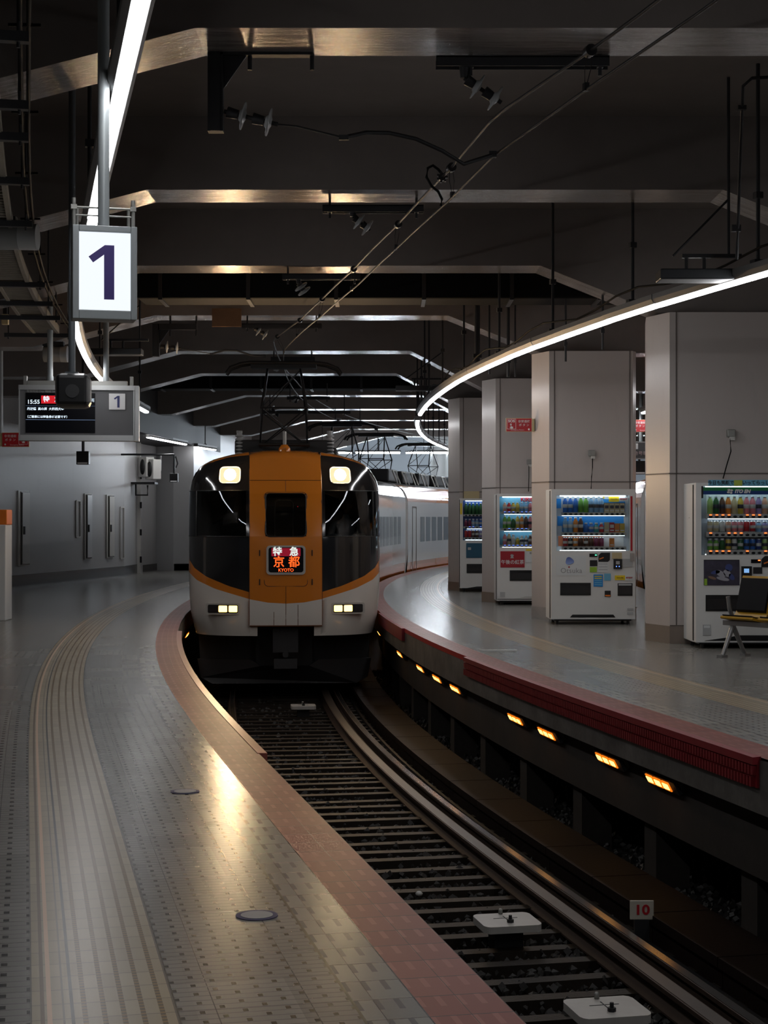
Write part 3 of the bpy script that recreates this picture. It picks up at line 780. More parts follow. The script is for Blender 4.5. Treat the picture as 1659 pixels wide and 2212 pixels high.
# pull-off brackets: one big near, one far
def pulloff(px, y0, y1, xb, s, insa, insb, rod, wirept, lab):
    A = WP(px, y0, s)
    r = empty('pull_off_bracket', A, 0, lab, 'bracket')
    zl = WP(px, y1, s).z - A.z; xl = (xb - px) / s
    b_ = MB(); b_.box((0, 0, zl / 2), (.095, .08, -zl)); b_.box((0, -.045, zl / 2), (.06, .01, -zl)); b_.build('post', M['steel_dark'], r)
    b_ = MB(); b_.box((xl / 2, 0, -.04), (xl, .08, .085)); b_.build('crossbar', M['steel_dark'], r)
    MB().prism([(.04, -.07), (.20, -.07), (.04, -.30)], -.01, .01).build('gusset', M['steel_dark'], r)
    for f_ in (.35, .99): MB().tube([(xl * f_, 0, -.17), (xl * f_, 0, BZ - A.z + .002)], .015, 6).build('threaded_rod', M['steel_dark'], r)
    I0 = WP(*insa, s) - A; I1 = WP(*insb, s) - A
    insulator(r, I0, I1, 2, .088)
    pts = [WP(*q, s) - A for q in rod]
    Yw = FPX * (CW - CAMZ) / (HZ - wirept[1]); W_ = WP(wirept[0], wirept[1], FPX / Yw) - A
    n = len(pts)
    for i, q in enumerate(pts): q.y = W_.y * (i / n) ** 1.0
    b_ = MB(); b_.tube([I1] + pts[:2], .006, 6); b_.build('thin_rod', M['steel_dark'], r)
    b_ = MB(); b_.tube(pts[1:] + [W_], .014, 8); b_.box(pts[1], (.06, .03, .03)); b_.box(W_ + Vector((-.01, 0, .0)), (.05, .04, .04)); b_.build('curved_arm', M['steel_dark'], r)
pulloff(466, 92, 285, 676, 346, (484, 240), (600, 268), [(640, 272), (742, 290), (790, 272), (840, 266), (900, 272), (960, 292), (1010, 316)], (1068, 333), 'large dark bracket with two insulator discs pulling the contact wire, upper left')
pulloff(337, 700, 770, 425, 150, (345, 748), (390, 752), [(410, 756), (455, 762), (480, 752), (505, 750), (540, 760)], (572, 769), 'far dark bracket with small insulators left above the train')
# ================================================================== HANGING THINGS, LEFT
def vpole(b_, x, y, z0, z1, r): b_.tube([(x, y, z0), (x, y, z1)], r, 14)
# number one sign
p = WP(226, 690, 490); r = empty('platform_number_sign', p, .26, 'lit platform sign with a large violet number 1 in a grey frame', 'sign')
SG = 412 / 490.; Wd, Hh, Dp = .335 * SG, .49 * SG, .13 * SG
b_ = MB(); b_.box((0, Dp / 2 + .012, Hh / 2), (Wd, Dp - .01, Hh)); b_.build('case', M['pole'], r, bevel=.006)
b_ = MB()
for s_ in (-1, 1): b_.box((s_ * (Wd / 2 - .014), 0, Hh / 2), (.028, .03, Hh))
b_.box((0, 0, Hh - .014), (Wd - .056, .03, .028)); b_.box((0, 0, .020), (Wd - .056, .03, .04))
b_.build('frame', M['pole'], r, bevel=.003)
b_ = MB(); b_.box((0, .004, Hh / 2 + .006), (Wd - .056, .008, Hh - .068)); b_.build('lit_panel', M['signglow'], r)
one = [(-.008, .29), (.045, .29), (.045, 0), (-.006, 0), (-.006, .235), (-.06, .197), (-.087, .226), (-.01, .287)]
one = [(-.012, .282), (.044, .282), (.044, -.005), (-.010, -.005), (-.010, .233), (-.070, .190), (-.096, .219), (-.002, .282)][0:0] + [(-.004, .285), (.046, .285), (.046, 0), (-.008, 0), (-.008, .235), (-.066, .192), (-.090, .222)]
b_ = MB(); b_.prism([((a * .98 + .004) * SG, (c + .105) * SG) for a, c in one], -.003, -.0005); b_.build('numeral', M['violet'], r)
b_ = MB(); vpole(b_, 0, .06, Hh, SL - p.z, .026); b_.build('pole', M['pole'], r)
b_ = MB()
for s_ in (-1, 1):
    b_.tube([(s_ * .155 * SG, .06, Hh - .005), (s_ * .155 * SG, .06, Hh + .13)], .009, 8); b_.tube([(s_ * .135 * SG, .09, Hh), (s_ * .135 * SG, .09, Hh + .10)], .007, 8)
b_.tube([(-.165 * SG, .06, Hh + .09), (.165 * SG, .06, Hh + .09)], .005, 6); b_.tube([(-.165 * SG, .06, Hh + .055), (.165 * SG, .06, Hh + .055)], .004, 6)
for s_ in (-1, 1): b_.box((s_ * .155 * SG, .06, Hh + .09), (.026, .026, .02))
b_.build('hanging_yoke', M['galv'], r)
# camera on a pole
p = WP(155, 842, 318); r = empty('security_camera', p, .1, 'dark rounded camera housing hanging on a pole in front of the departure board', 'camera')
b_ = MB(); b_.box((0, .13, 0), (.235, .22, .235)); b_.build('housing', mat('camera_shell', (.10, .10, .10, 1), .35), r, bevel=.04)
b_ = MB(); b_.box((0, -.002, 0), (.215, .05, .212)); b_.build('hood', M['black'], r, bevel=.03)
b_ = MB(); b_.tube([(.005, -.035, -.01), (.005, -.02, -.01)], .046, 24); b_.build('lens', mat('dull_lens', (.05, .05, .052, 1), .3), r)
b_ = MB(); vpole(b_, -.01, .12, .11, SL - p.z, .024); b_.box((-.01, .12, .12), (.09, .09, .02)); b_.build('pole', M['pole_dark'], r)
# departure board
p = WP(166, 952, 171); r = empty('departure_board', p, .10, 'grey hanging departure board with a dark screen and a white number 1 plate', 'departure board')
Wd, Hh = 1.44, .70
def q2(x, y): return ((x - 166) / 171.0, (952 - y) / 171.0)
b_ = MB(); b_.box((0, .11, Hh / 2), (Wd, .2, Hh)); b_.build('case', M['grey_panel'], r)
b_ = MB(); b_.box((0, 0, .035), (Wd + .01, .04, .07)); b_.box((0, 0, Hh - .03), (Wd + .01, .04, .06)); b_.box((-Wd / 2 + .006, 0, Hh / 2), (.014, .04, Hh)); b_.box((Wd / 2 - .006, 0, Hh / 2), (.014, .04, Hh))
b_.box((Wd / 2 + .03, .12, Hh / 2), (.05, .24, Hh)); b_.build('frame', M['alu'], r)
x0, z0 = q2(57, 935); x1, z1 = q2(205, 849)
b_ = MB(); b_.box(((x0 + x1) / 2, .004, (z0 + z1) / 2), (x1 - x0, .01, z1 - z0)); sc = b_.build('screen', M['screen'], r)
cy = -.004
b_ = MB(); x0, z0 = q2(90, 872); x1, z1 = q2(166, 855); b_.box(((x0 + x1) / 2, -.001, (z0 + z1) / 2), (x1 - x0, .003, z1 - z0)); b_.build('red_field', M['red_led'], r)
T_ = M['led_white']
def btext(s, px, py, size, m=None, **k):
    k.setdefault('align', 'LEFT')
    x, z = q2(px, py); return text(s, size, m or T_, r, (x, cy, z), depth=.0008, **k)
btext('15:55', 60, 869, .072, bold=.001)
btext('特  急', 94, 863.5, .082, bold=.002, space=1.1)
btext('両', 195, 865, .05)
btext('丹波橋  高の原  大和西大寺', 60, 884, .038, bold=.0008)
btext('（ご乗車には特急券が必要です）', 57, 901, .036, bold=.0008)
b_ = MB()
for y in (877, 907): x, z = q2(131, y); b_.box((x, -.001, z), (148 / 171., .003, .004 if y > 900 else .0015))
b_.build('screen_line', M['led_line'], r)
btext('発車時刻 Dep.Time', 59, 846, .036, M['sign_dim']); btext('種別 Service', 99, 846, .036, M['sign_dim'])
x, z = q2(252, 867); b_ = MB(); b_.box((x, -.002, z), (.205, .008, .205)); b_.build('number_plate', M['signwhite'], r, bevel=.003)
b_ = MB(); b_.prism([(x + a * .52 + .006, z - .075 + c * .52) for a, c in one], -.009, -.006); b_.build('numeral', M['navy'], r)
b_ = MB()
for px in (107, 227): x, _ = q2(px, 0); vpole(b_, x, .11, Hh, SL - p.z, .036); b_.tube([(x, .11, Hh), (x, .11, Hh + .12)], .042, 14)
b_.build('pole', M['pole'], r)
b_ = MB(); b_.box((0, .11, Hh + .03), (1.25, .14, .06)); b_.box((-.65, .1, Hh + .06), (.04, .1, .12)); b_.box((.68, .1, Hh + .06), (.04, .1, .12)); b_.build('mounting_rail', M['galv'], r)
# small dark monitors hanging (driver's mirrors boxes)
def monitor(px, py, s, w_, lab, toz=None, arm=None):
    p = WP(px, py, s); r = empty('hanging_monitor', p, 0, lab, 'monitor')
    b_ = MB(); b_.box((0, .07, 0), (w_, .14, w_ * 1.08)); b_.build('case', M['black'], r, bevel=.008)
    b_ = MB(); b_.box((0, -.006, -w_ * .43), (w_ * .8, .008, w_ * .13)); b_.build('label_strip', M['signwhite'], r)
    b_ = MB()
    zt = (toz - p.z) if toz else .5
    b_.tube([(0, .07, w_ * .5), (0, .07, zt)], .026, 8)
    if arm: b_.tube([(0, .07, zt), (arm, .07, zt)], .024, 8); b_.tube([(.04, .04, zt - .05), (.10, .04, zt - .22), (.05, .04, zt - .33)], .02, 6)
    b_.build('hanger', M['black'], r)
monitor(178, 989, 128, .21, 'small black monitor hanging below the departure board', SL)
monitor(375, 1032, 88, .20, 'small black monitor on an arm between the wall and the train', 1.43 + .95 + .60, arm=-1.3)
# white wall units
for k, (x, y, w_, h_, l) in enumerate(((316, 1009, .24, .62, 'left'), (331, 1014, .24, .60, 'middle'))):
    p = WP(x, y, 84); r = empty('wall_fan_unit', p, -.5, 'white fan unit with oval grille on the left wall, %s one of the pair' % l, 'fan unit')
    MB().box((0, 0, 0), (.26, .34, .52)).build('case', M['white_dim'], r, bevel=.02)
    b_ = MB(); b_.lathe([(0, .0), (.09, .0), (.09, .02), (0, .02)], 20, M=Matrix.Translation((0.02, -.18, 0)) @ Matrix.Rotation(math.pi / 2, 4, 'X') @ Matrix.Diagonal((.8, 2.2, 1, 1))); b_.build('grille', M['black'], r)
b_ = MB(); b_.box((-6.08, 42.3, 1.43 + .87), (.60, .6, .05)); b_.tube([(-6.3, 42.3, 2.3), (-6.3, 42.3, 2.0), (-6.0, 42.3, 2.0), (-6.0, 42.3, 2.25)], .025, 6)
tag(b_.build('wall_shelf_bracket', M['black']), 'black bracket under the white fan units on the left wall', 'bracket')
p = WP(347, 1000, 82); r = empty('round_mirror', p, .5, 'oval grey-backed platform mirror on the wall right of the fan units', 'mirror')
b_ = MB(); b_.lathe([(0, .02), (.1, .02), (.13, 0), (.13, -.03), (0, -.05)], 24, M=Matrix.Rotation(1.2, 4, 'Z') @ Matrix.Rotation(math.pi / 2, 4, 'X') @ Matrix.Diagonal((1, 1.9, 1, 1))); b_.build('mirror_body', M['alu'], r)
b_ = MB(); b_.tube([(-.2, .1, 0), (0, 0, 0)], .02, 6); b_.build('arm', M['black'], r)
# recessed narrow doors on the left wall
def on_wall(px):
    d = (px - 829.5) / FPX
    for pts in (WL, WL2):
        for (x0, y0), (x1, y1) in zip(pts, pts[1:]):
            f0 = x0 - d * y0; f1 = x1 - d * y1
            if f0 * f1 <= 0 and y0 > 5:
                k = f0 / (f0 - f1); return Vector((x0 + (x1 - x0) * k, y0 + (y1 - y0) * k, 0)), math.atan2(y1 - y0, x1 - x0)
    return None
for px, y0, y1, wpx, m, l in ((49, 1060, 1222, 23, 'white_dim', 'cream narrow door with black handle in a recess, leftmost on the left wall'),
                          (188, 1066, 1208, 14, 'chrome', 'narrow metal door with black handle, middle of the left wall'),
                          (236, 1069, 1205, 15, 'white_dim', 'narrow pale door with black handle, right of the narrow metal door')):
    q = on_wall(px); p, a = q; s = FPX / p.y; W2 = wpx / s / max(.25, abs(math.cos(a) - p.x / p.y * math.sin(a)))
    z0 = (HZ - y1) / s + CAMZ; z1 = (HZ - y0) / s + CAMZ
    r = empty('narrow_door', (p.x, p.y, z0), a, l, 'door')
    b_ = MB(); b_.box((0, -.012, (z1 - z0) / 2), (W2, .03, z1 - z0)); b_.build('recess_frame', M['white_dim'], r)
    b_ = MB(); b_.box((W2 * .1, -.03, (z1 - z0) / 2), (W2 * .8, .02, z1 - z0 - .04)); b_.build('dark_gap', M['baseboard'], r)
    b_ = MB(); b_.box((W2 * .12, -.045, (z1 - z0) / 2), (W2 * .68, .02, z1 - z0 - .08)); b_.build('door_leaf', M[m], r)
    b_ = MB(); b_.box((-W2 * .1, -.065, (z1 - z0) * .47), (W2 * .10, .03, .17)); b_.build('handle', M['black'], r)
for px, y0, y1, l in ((263, 1096, 1206, 'slim empty frame on the left wall nearest the hinged corner'), (168, 1082, 1160, 'slim faint frame on the left wall beside the narrow metal door')):
    p, a = on_wall(px); s = FPX / p.y; z0 = (HZ - y1) / s + CAMZ; z1 = (HZ - y0) / s + CAMZ
    b_ = MB(); W2 = .26
    for s_ in (-1, 1): b_.box((s_ * W2 / 2, -.012, (z1 - z0) / 2), (.03, .024, z1 - z0))
    b_.box((0, -.012, 0), (W2, .024, .03)); b_.box((0, -.012, z1 - z0), (W2, .024, .03))
    o = b_.build('wall_frame', M['white_dim']); o.location = (p.x, p.y, z0); o.rotation_euler = (0, 0, a); tag(o, l, 'frame')
# white cabinet at the picture's left edge with orange box
p = WP(-55, 1341, 156); r = empty('white_cabinet', (p.x, p.y, 0), 0, 'tall white cabinet cut by the left picture edge', 'cabinet')
MB().box((0, .2, .665), (.86, .4, 1.33)).build('body', M['white'], r, bevel=.01)
MB().box((0, .2, .015), (.80, .36, .03)).build('plinth', M['black'], r)
tag(MB().box((p.x + .02, p.y + .2, 1.33 + .105), (.84, .34, .21)).build('orange_box', M['orange'], bevel=.01), 'orange box on top of the white cabinet at the left edge', 'box')
# cable ladder trays
def ladder(ta, tb, u0, u1, z, lab):
    r = empty('cable_ladder', P(ta, u0, z), 0, lab, 'cable ladder'); inv = Matrix.Translation(-r.location)
    n = max(3, int((tb - ta) / .6))
    for u in (u0, u1):
        o = MB().sweep([(u - .018, z - .05), (u + .018, z - .05), (u + .018, z + .05), (u - .018, z + .05)], ta, tb, .6).build('side_rail', M['tray'], r); o.matrix_parent_inverse = inv
    b_ = MB(); k = int((tb - ta) / .115)
    for i in range(k):
        t = ta + .05 + i * .115; a = P(t, u0, z - .03); c = P(t, u1, z - .03); b_.tube([a, c], .014, 6)
    o = b_.build('rungs', M['tray'], r); o.matrix_parent_inverse = inv
    return r
SUP = [4.6, 6.2, 8.1, 9.45, 10.25, 11.6, 13.3, 16.8, 18.3, 19.6, 21.5]
lz = 2.42 + CAMZ
for i, (a, c) in enumerate(zip(SUP, SUP[1:])):
    ladder(TY(a, -3.1) + .03, TY(c, -3.1) - .03, -3.62 if i < 6 else -3.30, -3.0, lz, 'ribbed cable ladder under the ceiling at upper left, %s section from the camera' % ords[i])
for i, a in enumerate(SUP):
    t = TY(a, -3.1); p = P(t, -3.25, lz); r = empty('ladder_support', p, -PH(t)[2], 'dark cross bar carrying the cable ladder, %s from the camera' % (ords[i] if i < 10 else 'last'), 'bar')
    MB().box((0, 0, -.07), (.86, .06, .05)).build('cross_bar', M['steel_dark'], r)
    for x in (-.38, .38): MB().tube([(x, 0, -.12), (x, 0, SL - lz)], .010, 6).build('threaded_rod', M['steel_dark'], r)
# thin conduits beside the ladder
for u in (-2.86, -2.82):
    b_ = MB(); b_.tube([P(q * .7, u, lz + .02) for q in range(6, 34)], .012, 6)
    for q in range(6, 30, 2): a = P(q * .9, u, lz + .02); b_.box(a, (.12, .015, .015))
    tag(b_.build('ceiling_conduit', M['rubber']), 'thin black conduit running beside the cable ladder, %s one' % ('outer' if u > -2.84 else 'inner'), 'conduit')
# loudspeaker cylinders
def drum(px0, px1, py, s, rad, lab, m='drum'):
    A = WP(px0, py, s); B = WP(px1, py, s); r = empty('drum_loudspeaker', A, 0, lab, 'loudspeaker'); L = (B - A).x
    MB().tube([(0, 0, 0), (L * .72, 0, 0)], rad, 28).build('drum', M['drum'], r)
    b_ = MB(); b_.tube([(L * .72, 0, 0), (L, 0, 0)], [rad, rad * 1.03], 28); b_.build('end_ring', M['alu'], r)
    b_ = MB(); b_.tube([(L * .4, 0, rad * .9), (L * .4, 0, SL - A.z)], .02, 8); b_.box((L * .4, 0, rad + .03), (.3, .1, .06)); b_.build('hanger', M['steel_dark'], r)
drum(-60, 81, 512, 262, .105, 'dark round drum loudspeaker under the cable ladder at the left edge')
drum(95, 146, 765, 150, .115, 'small drum loudspeaker behind the sign pole')
p = WP(11, 690, 172); r = empty('hanging_box', p, 0, 'small cream box hanging on a grey bar at the left edge', 'box')
MB().box((0, 0, 0), (.085, .07, .13)).build('box_body', M['cream'], r, bevel=.008)
MB().box((0, 0, (SL - p.z) / 2), (.05, .04, SL - p.z - .02)).build('bar', M['steel_dark'], r)
# slim dark boxes beside the lamp rows
def slim(px0, px1, py, s, lab, hgt=.085, rail_=True):
    A = WP(px0, py, s); B = WP(px1, py, s); L = (B - A).x
    r = empty('slim_sign_box', A, 0, lab, 'sign box')
    MB().box((L / 2, .1, 0), (L, .26, hgt)).build('case', M['housing_dark'], r, bevel=.01)
    b_ = MB(); b_.box((L * .72, .1, .16), (L * .8, .05, .03))
    for f_ in (.38, .62): b_.tube([(L * f_, .1, .03), (L * f_, .1, .16)], .016, 6)
    b_.tube([(L * .95, .1, .16), (L * .95, .1, SL - A.z)], .013, 8); b_.tube([(L * .2, .1, .16), (L * .95, .1, .62)], .01, 6); b_.build('hanging_frame', M['steel_dark'], r)
slim(1426, 1588, 592, 270, 'slim dark sign box seen edge-on beside the right lamp row')
slim(194, 305, 759, 165, 'slim dark sign box seen edge-on above the departure board')
slim(855, 962, 838, 128, 'slim dark sign box seen edge-on left of the far pillars')
# conduit with bend, upper right
A = WP(1604, 232, 300); b_ = MB(); b_.tube([WP(1592, 560, 282), WP(1600, 330, 290), A, WP(1606, 185, 305), WP(1625, 168, 305), WP(1700, 164, 305)], .012, 8)
b_.box(WP(1603, 232, 300), (.06, .04, .03)); b_.box(WP(1590, 493, 284), (.07, .05, .05))
tag(b_.build('bent_conduit', M['steel_dark']), 'thin dark conduit bending to the right near the upper right corner', 'conduit')
# thick vertical pipes near the third and fourth beams on the right
for px, s, rad, l in ((1031, 160, .038, 'thick dark pipe hanging left of the right lamp row'), (1057, 158, .014, 'thin dark rod right of the thick hanging pipe'), (1098, 155, .022, 'medium dark pipe hanging farther right'), (1113, 155, .012, 'thin dark rod beside the medium hanging pipe'), (1222, 172, .014, 'thin brown rod above the middle of the right lamp row'), (1302, 185, .014, 'thin brown rod above the right part of the right lamp row')):
    a = WP(px, 600, s); zb = LZ + .06
    b_ = MB(); b_.tube([(a.x, a.y, zb), (a.x, a.y, SL)], rad, 8); b_.box((a.x, a.y, zb + .22), (rad * 3, rad * 3, .05))
    tag(b_.build('hanging_pipe', M['steel_dark']), l, 'pipe')
# cable along the top of the right lamp row
b_ = MB(); b_.tube([P(t * .6, ufr(t * .6) - .03, LZ + .16 + .05 * math.sin(t * 1.3)) for t in range(6, 60)], .010, 6)
tag(b_.build('draped_cable', M['rubber']), 'black cable draped above the right lamp row', 'cable')
# ================================================================== SIGNS
def sos(p, rz, lab, mirror=False, wd=.37, zs=1.0):
    r = empty('emergency_sign', p, rz, lab, 'sign')
    H_ = wd * .53
    MB().box((0, 0, 0), (wd, .03, H_)).build('edge_frame', M['cream'], r)
    MB().box((-.0, -.017, 0), (wd - .014, .006, H_ - .014)).build('red_face', M['red'], r)
    s_ = 1 if not mirror else -1
    xs = -wd * .29 * s_
    b_ = MB(); e = .034 * wd / .37
    q = H_ * .36; X_ = wd * .165
    for k in (-1, 1): b_.box((xs + k * X_, -.0215, .012), (.004, .002, 2 * q)); b_.box((xs, -.0215, .012 + k * q), (2 * X_, .002, .004))
    b_.build('pictogram_border', M['signwhite'], r)
    text('SOS', H_ * .25, M['signwhite'], r, (xs, -.022, H_ * .27), depth=.001, bold=.0015, sx=1.15)
    b_ = MB(); b_.prism([(xs - .012, .0), (xs - .003, .0), (xs - .003, -.022), (xs + .022, -.026), (xs + .022, -.05), (xs - .012, -.052), (xs - .028, -.03), (xs - .012, -.034)], -.0225, -.0205); b_.lathe([(0, 0), (.012, 0), (.012, .002), (0, .002)], 12, M=Matrix.Translation((xs - .008, -.0225, .008)) @ Matrix.Rotation(-math.pi / 2, 4, 'X')); b_.build('pointing_hand', M['signwhite'], r)
    text('非常通報', H_ * .21, M['sign_dim2'], r, (.19 * wd * s_, -.022, H_ * .24), depth=.001, bold=.0008, space=1.05)
    text('ボ タ ン', H_ * .21, M['sign_dim2'], r, (.19 * wd * s_, -.022, -H_ * .02), depth=.001, bold=.0008)
    text('Emergency Button', H_ * .13, M['sign_dim2'], r, (-.06 * wd * s_, -.022, -H_ * .36), depth=.001)
    b_ = MB(); b_.lathe([(0, 0), (.014, 0), (.014, .002), (0, .002)], 14, M=Matrix.Translation((.38 * wd * s_, -.022, -H_ * .33)) @ Matrix.Rotation(math.pi / 2, 4, 'X')); b_.build('call_dot', M['signwhite'], r)
    b_ = MB(); b_.box((wd / 2 + .02 if not mirror else -wd / 2 - .02, 0.05, 0), (.03, .1, H_ * .9)); b_.build('mounting_flange', M['cream'], r)
    return r
sos(WP(1121, 918, 152), 0, 'red emergency button sign sticking out from the second nearest pillar')
r = sos(WP(1392, 920, 120), 0, 'red emergency button sign seen in the gap between the two nearest pillars', True, .42)
b_ = MB(); b_.tube([(.15, .05, .0), (.15, .05, SL - (920 and r.location.z))], .03, 10); b_.build('pole', M['pole'], r)
r = sos(WP(34, 950, 140), 0, 'red emergency button sign behind the lower left corner of the departure board', True, .42)
b_ = MB(); b_.tube([(-.24, .05, -.1), (-.24, .05, SL - r.location.z)], .03, 10); b_.build('pole', M['pole'], r)
# dark guide sign in the gap between pillars
p = WP(1386, 973, 112); r = empty('guide_sign', p, 0, 'dark hanging guide sign seen in the gap between the two nearest pillars', 'sign')
MB().box((.1, .06, 0), (.9, .12, .33)).build('case', M['grey_panel'], r)
b_ = MB(); b_.box((.1, -.002, .16), (.9, .02, .025)); b_.box((.1, -.002, -.16), (.9, .02, .02)); b_.build('frame', M['alu'], r)
MB().box((-.12, -.006, .08), (.10, .01, .11)).build('pictogram_plate', M['signwhite'], r)
text('急号車', .085, M['sign_dim2'], r, (-.02, -.006, -.06), depth=.001)
b_ = MB(); b_.tube([(.0, .06, .16), (.0, .06, SL - p.z)], .035, 10); b_.build('pole', M['pole'], r)
monitor(1382, 1010, 104, .26, 'small black monitor in the gap between the two nearest pillars', SL)
# ================================================================== TRAIN
NT0 = TY(FPX / 147.0) - .95
NL = .95
WZ = ([.80, .855, 1.1, 1.37, 1.64, 2.92, 3.06, 3.19, 3.30, 3.40, 3.48, 3.535, 3.545], [1.285, 1.295, 1.36, 1.385, 1.395, 1.395, 1.375, 1.32, 1.23, 1.05, .75, .30, .0])
def wz(z): return float(np.interp(z, *WZ))
def topz(x): return float(np.interp(-abs(x), [-q for q in WZ[1][5:]], WZ[0][5:]))
def rake(z): return max(0, z - 2.1) ** 2 * .30 + max(0, 1.2 - z) ** 2 * .3
def FD(x, z):
    w_ = max(.02, wz(z)); a = min(1, abs(x) / w_)
    return NL * (1 - (1 - a ** 2.6) ** (1 / 2.6)) + rake(z)
def BP(x, d, z, t0=None, uc=0.0): return P((NT0 if t0 is None else t0) + d, x + uc, z + RAIL)
M['t_orange'] = mat('train_orange_paint', (.62, .19, .012, 1), .22, coat=.5)
M['t_white'] = mat('train_white_paint', (.66, .63, .58, 1), .2, coat=.5)
M['t_side'] = mat('train_side_white', (.72, .72, .72, 1), .13, coat=.6)
M['t_black'] = mat('train_black_panel', (.012, .012, .013, 1), .10, coat=.4)
M['t_roof'] = mat('train_roof_grey', (.10, .10, .10, 1), .5)
M['t_under'] = mat('underframe_black', (.010, .010, .011, 1), .6)
M['t_plow'] = mat('dark_plow_grey', (.022, .022, .024, 1), .55)
M['t_rubber'] = mat('black_seal', (.004, .004, .004, 1), .5)
M['t_window'] = mat('lightened_side_window', (.16, .18, .20, 1), .05)  # pane colour lightened to imitate bright reflections and the lit interior
M['silver'] = mat('silver_bezel', (.50, .48, .44, 1), .35, .1)
M['cab'] = mat('dark_cab_lining', (.035, .037, .038, 1), .6)
N = NT('tinted_windscreen'); T = N.t
tr = T.nodes.new('ShaderNodeBsdfTransparent'); tr.inputs[0].default_value = (.33, .36, .36, 1)
gl = T.nodes.new('ShaderNodeBsdfGlossy'); gl.inputs['Roughness'].default_value = .03; gl.inputs['Color'].default_value = (.8, .85, .9, 1)
fr_ = T.nodes.new('ShaderNodeFresnel'); fr_.inputs[0].default_value = 1.5
mx = T.nodes.new('ShaderNodeMixShader'); N.link(fr_.outputs[0], mx.inputs[0]); N.link(tr.outputs[0], mx.inputs[1]); N.link(gl.outputs[0], mx.inputs[2])
N.link(mx.outputs[0], T.nodes['Material Output'].inputs[0]); M['glass'] = N.mat
N = NT('clear_case_glass'); T = N.t
tr = T.nodes.new('ShaderNodeBsdfTransparent'); tr.inputs[0].default_value = (.94, .96, .97, 1)
gl = T.nodes.new('ShaderNodeBsdfGlossy'); gl.inputs['Roughness'].default_value = .02
fr_ = T.nodes.new('ShaderNodeFresnel'); fr_.inputs[0].default_value = 1.3
mx = T.nodes.new('ShaderNodeMixShader'); N.link(fr_.outputs[0], mx.inputs[0]); N.link(tr.outputs[0], mx.inputs[1]); N.link(gl.outputs[0], mx.inputs[2])
N.link(mx.outputs[0], T.nodes['Material Output'].inputs[0]); M['caseglass'] = N.mat

def rel(o, root):
    """the part is written in world coordinates; hang it on its thing without moving it"""
    o.parent = root; o.matrix_parent_inverse = (Matrix.Translation(root.location) @ root.rotation_euler.to_matrix().to_4x4()).inverted(); return o
def panel(b_, xs, zlo, zhi, nz=8, off=0.0, mi=0):
    o = len(b_.v); nx = len(xs)
    for x in xs:
        tz = topz(x) if abs(x) < 1.3949 else 2.95
        a = min(zlo(x), tz); c = min(zhi(x), tz)
        for j in range(nz + 1):
            z = a + (c - a) * j / nz
            w_ = wz(z); X = max(-w_, min(w_, x))
            b_.v.append(tuple(BP(X, FD(X, z) - off, z)))
    for i in range(nx - 1):
        for j in range(nz):
            k = o + i * (nz + 1) + j
            b_.sm.add(len(b_.f)); b_.f.append((k, k + nz + 1, k + nz + 2, k + 1)); b_.m.append(mi)
lead = empty('train_car', BP(0, 0, 0), 0, 'orange and white express train car arriving with both headlamps lit', 'train car', 'cars of the arriving train')
def part(b_, name, m, **k): return rel(b_.build(name, m, **k), lead)
def sxs(a, c, n, s): 
    r_ = [a + (c - a) * math.sin(math.pi / 2 * i / n) for i in range(n + 1)]
    return [s * q for q in r_] if s > 0 else [s * q for q in reversed(r_)]
cx = [0, .51, .8, 1.0, 1.125, 1.26, 1.3, 1.395]
zb1 = lambda x: float(np.interp(abs(x), [0, .25, .51, 1.0, 1.26, 1.395], [1.316, 1.33, 1.378, 1.52, 1.635, 1.75]))
zb2 = lambda x: float(np.interp(abs(x), [.51, .8, 1.125, 1.3, 1.395], [1.475, 1.56, 1.69, 1.81, 1.95]))
ztp = lambda x: min(float(np.interp(abs(x), [.51, .8, 1.13, 1.25], [3.435, 3.41, 3.32, 3.24])), topz(x) - .0)
for s in (-1, 1):
    b_ = MB()
    xs = sorted([s * q for q in ([.40, .44, .48, .5099, .51] + sxs(.51, 1.395, 18, 1)[1:])])
    panel(b_, xs, lambda x: .855, lambda x: (1.01 if abs(x) < .51 else zb1(x)), 10)
    part(b_, 'lower_front_shell', M['t_white'])
    b_ = MB(); panel(b_, sxs(.51, 1.395, 20, s), zb1, zb2, 3); part(b_, 'orange_band', M['t_orange'])
for s in (-1, 1):
    b_ = MB()
    panel(b_, sxs(.51, 1.395, 20, s), zb2, lambda x: 2.262, 6)
    panel(b_, sxs(.51, 1.395, 20, s), lambda x: 2.915, ztp, 8)
    a = sxs(.51, .56, 2, s); panel(b_, a, lambda x: 2.262, lambda x: 2.915, 4)
    part(b_, 'black_front_panel', M['t_black'])
    b_ = MB(); panel(b_, sxs(.56, 1.395, 20, s), lambda x: 2.262, lambda x: 2.915, 6, 0.002)
    g = part(b_, 'windscreen', M['glass'])
    b_ = MB()
    for zz in (2.262, 2.915): b_.tube([BP(x, FD(x, zz) - .004, zz) for x in sxs(.53, 1.39, 16, s)], .006, 5)
    b_.tube([BP(s * 1.27, FD(s * 1.27, z) - .004, z) for z in (2.262, 2.5, 2.7, 2.915)], .012, 5)
    part(b_, 'windscreen_seal', M['silver'] if False else M['t_rubber'])
b_ = MB()
xs = [-1.3 + 2.6 * i / 40 for i in range(41)]
panel(b_, [x for x in xs if x <= -.5] , ztp, topz, 3); panel(b_, [x for x in xs if x >= .5], ztp, topz, 3)
part(b_, 'orange_crown', M['t_orange'])
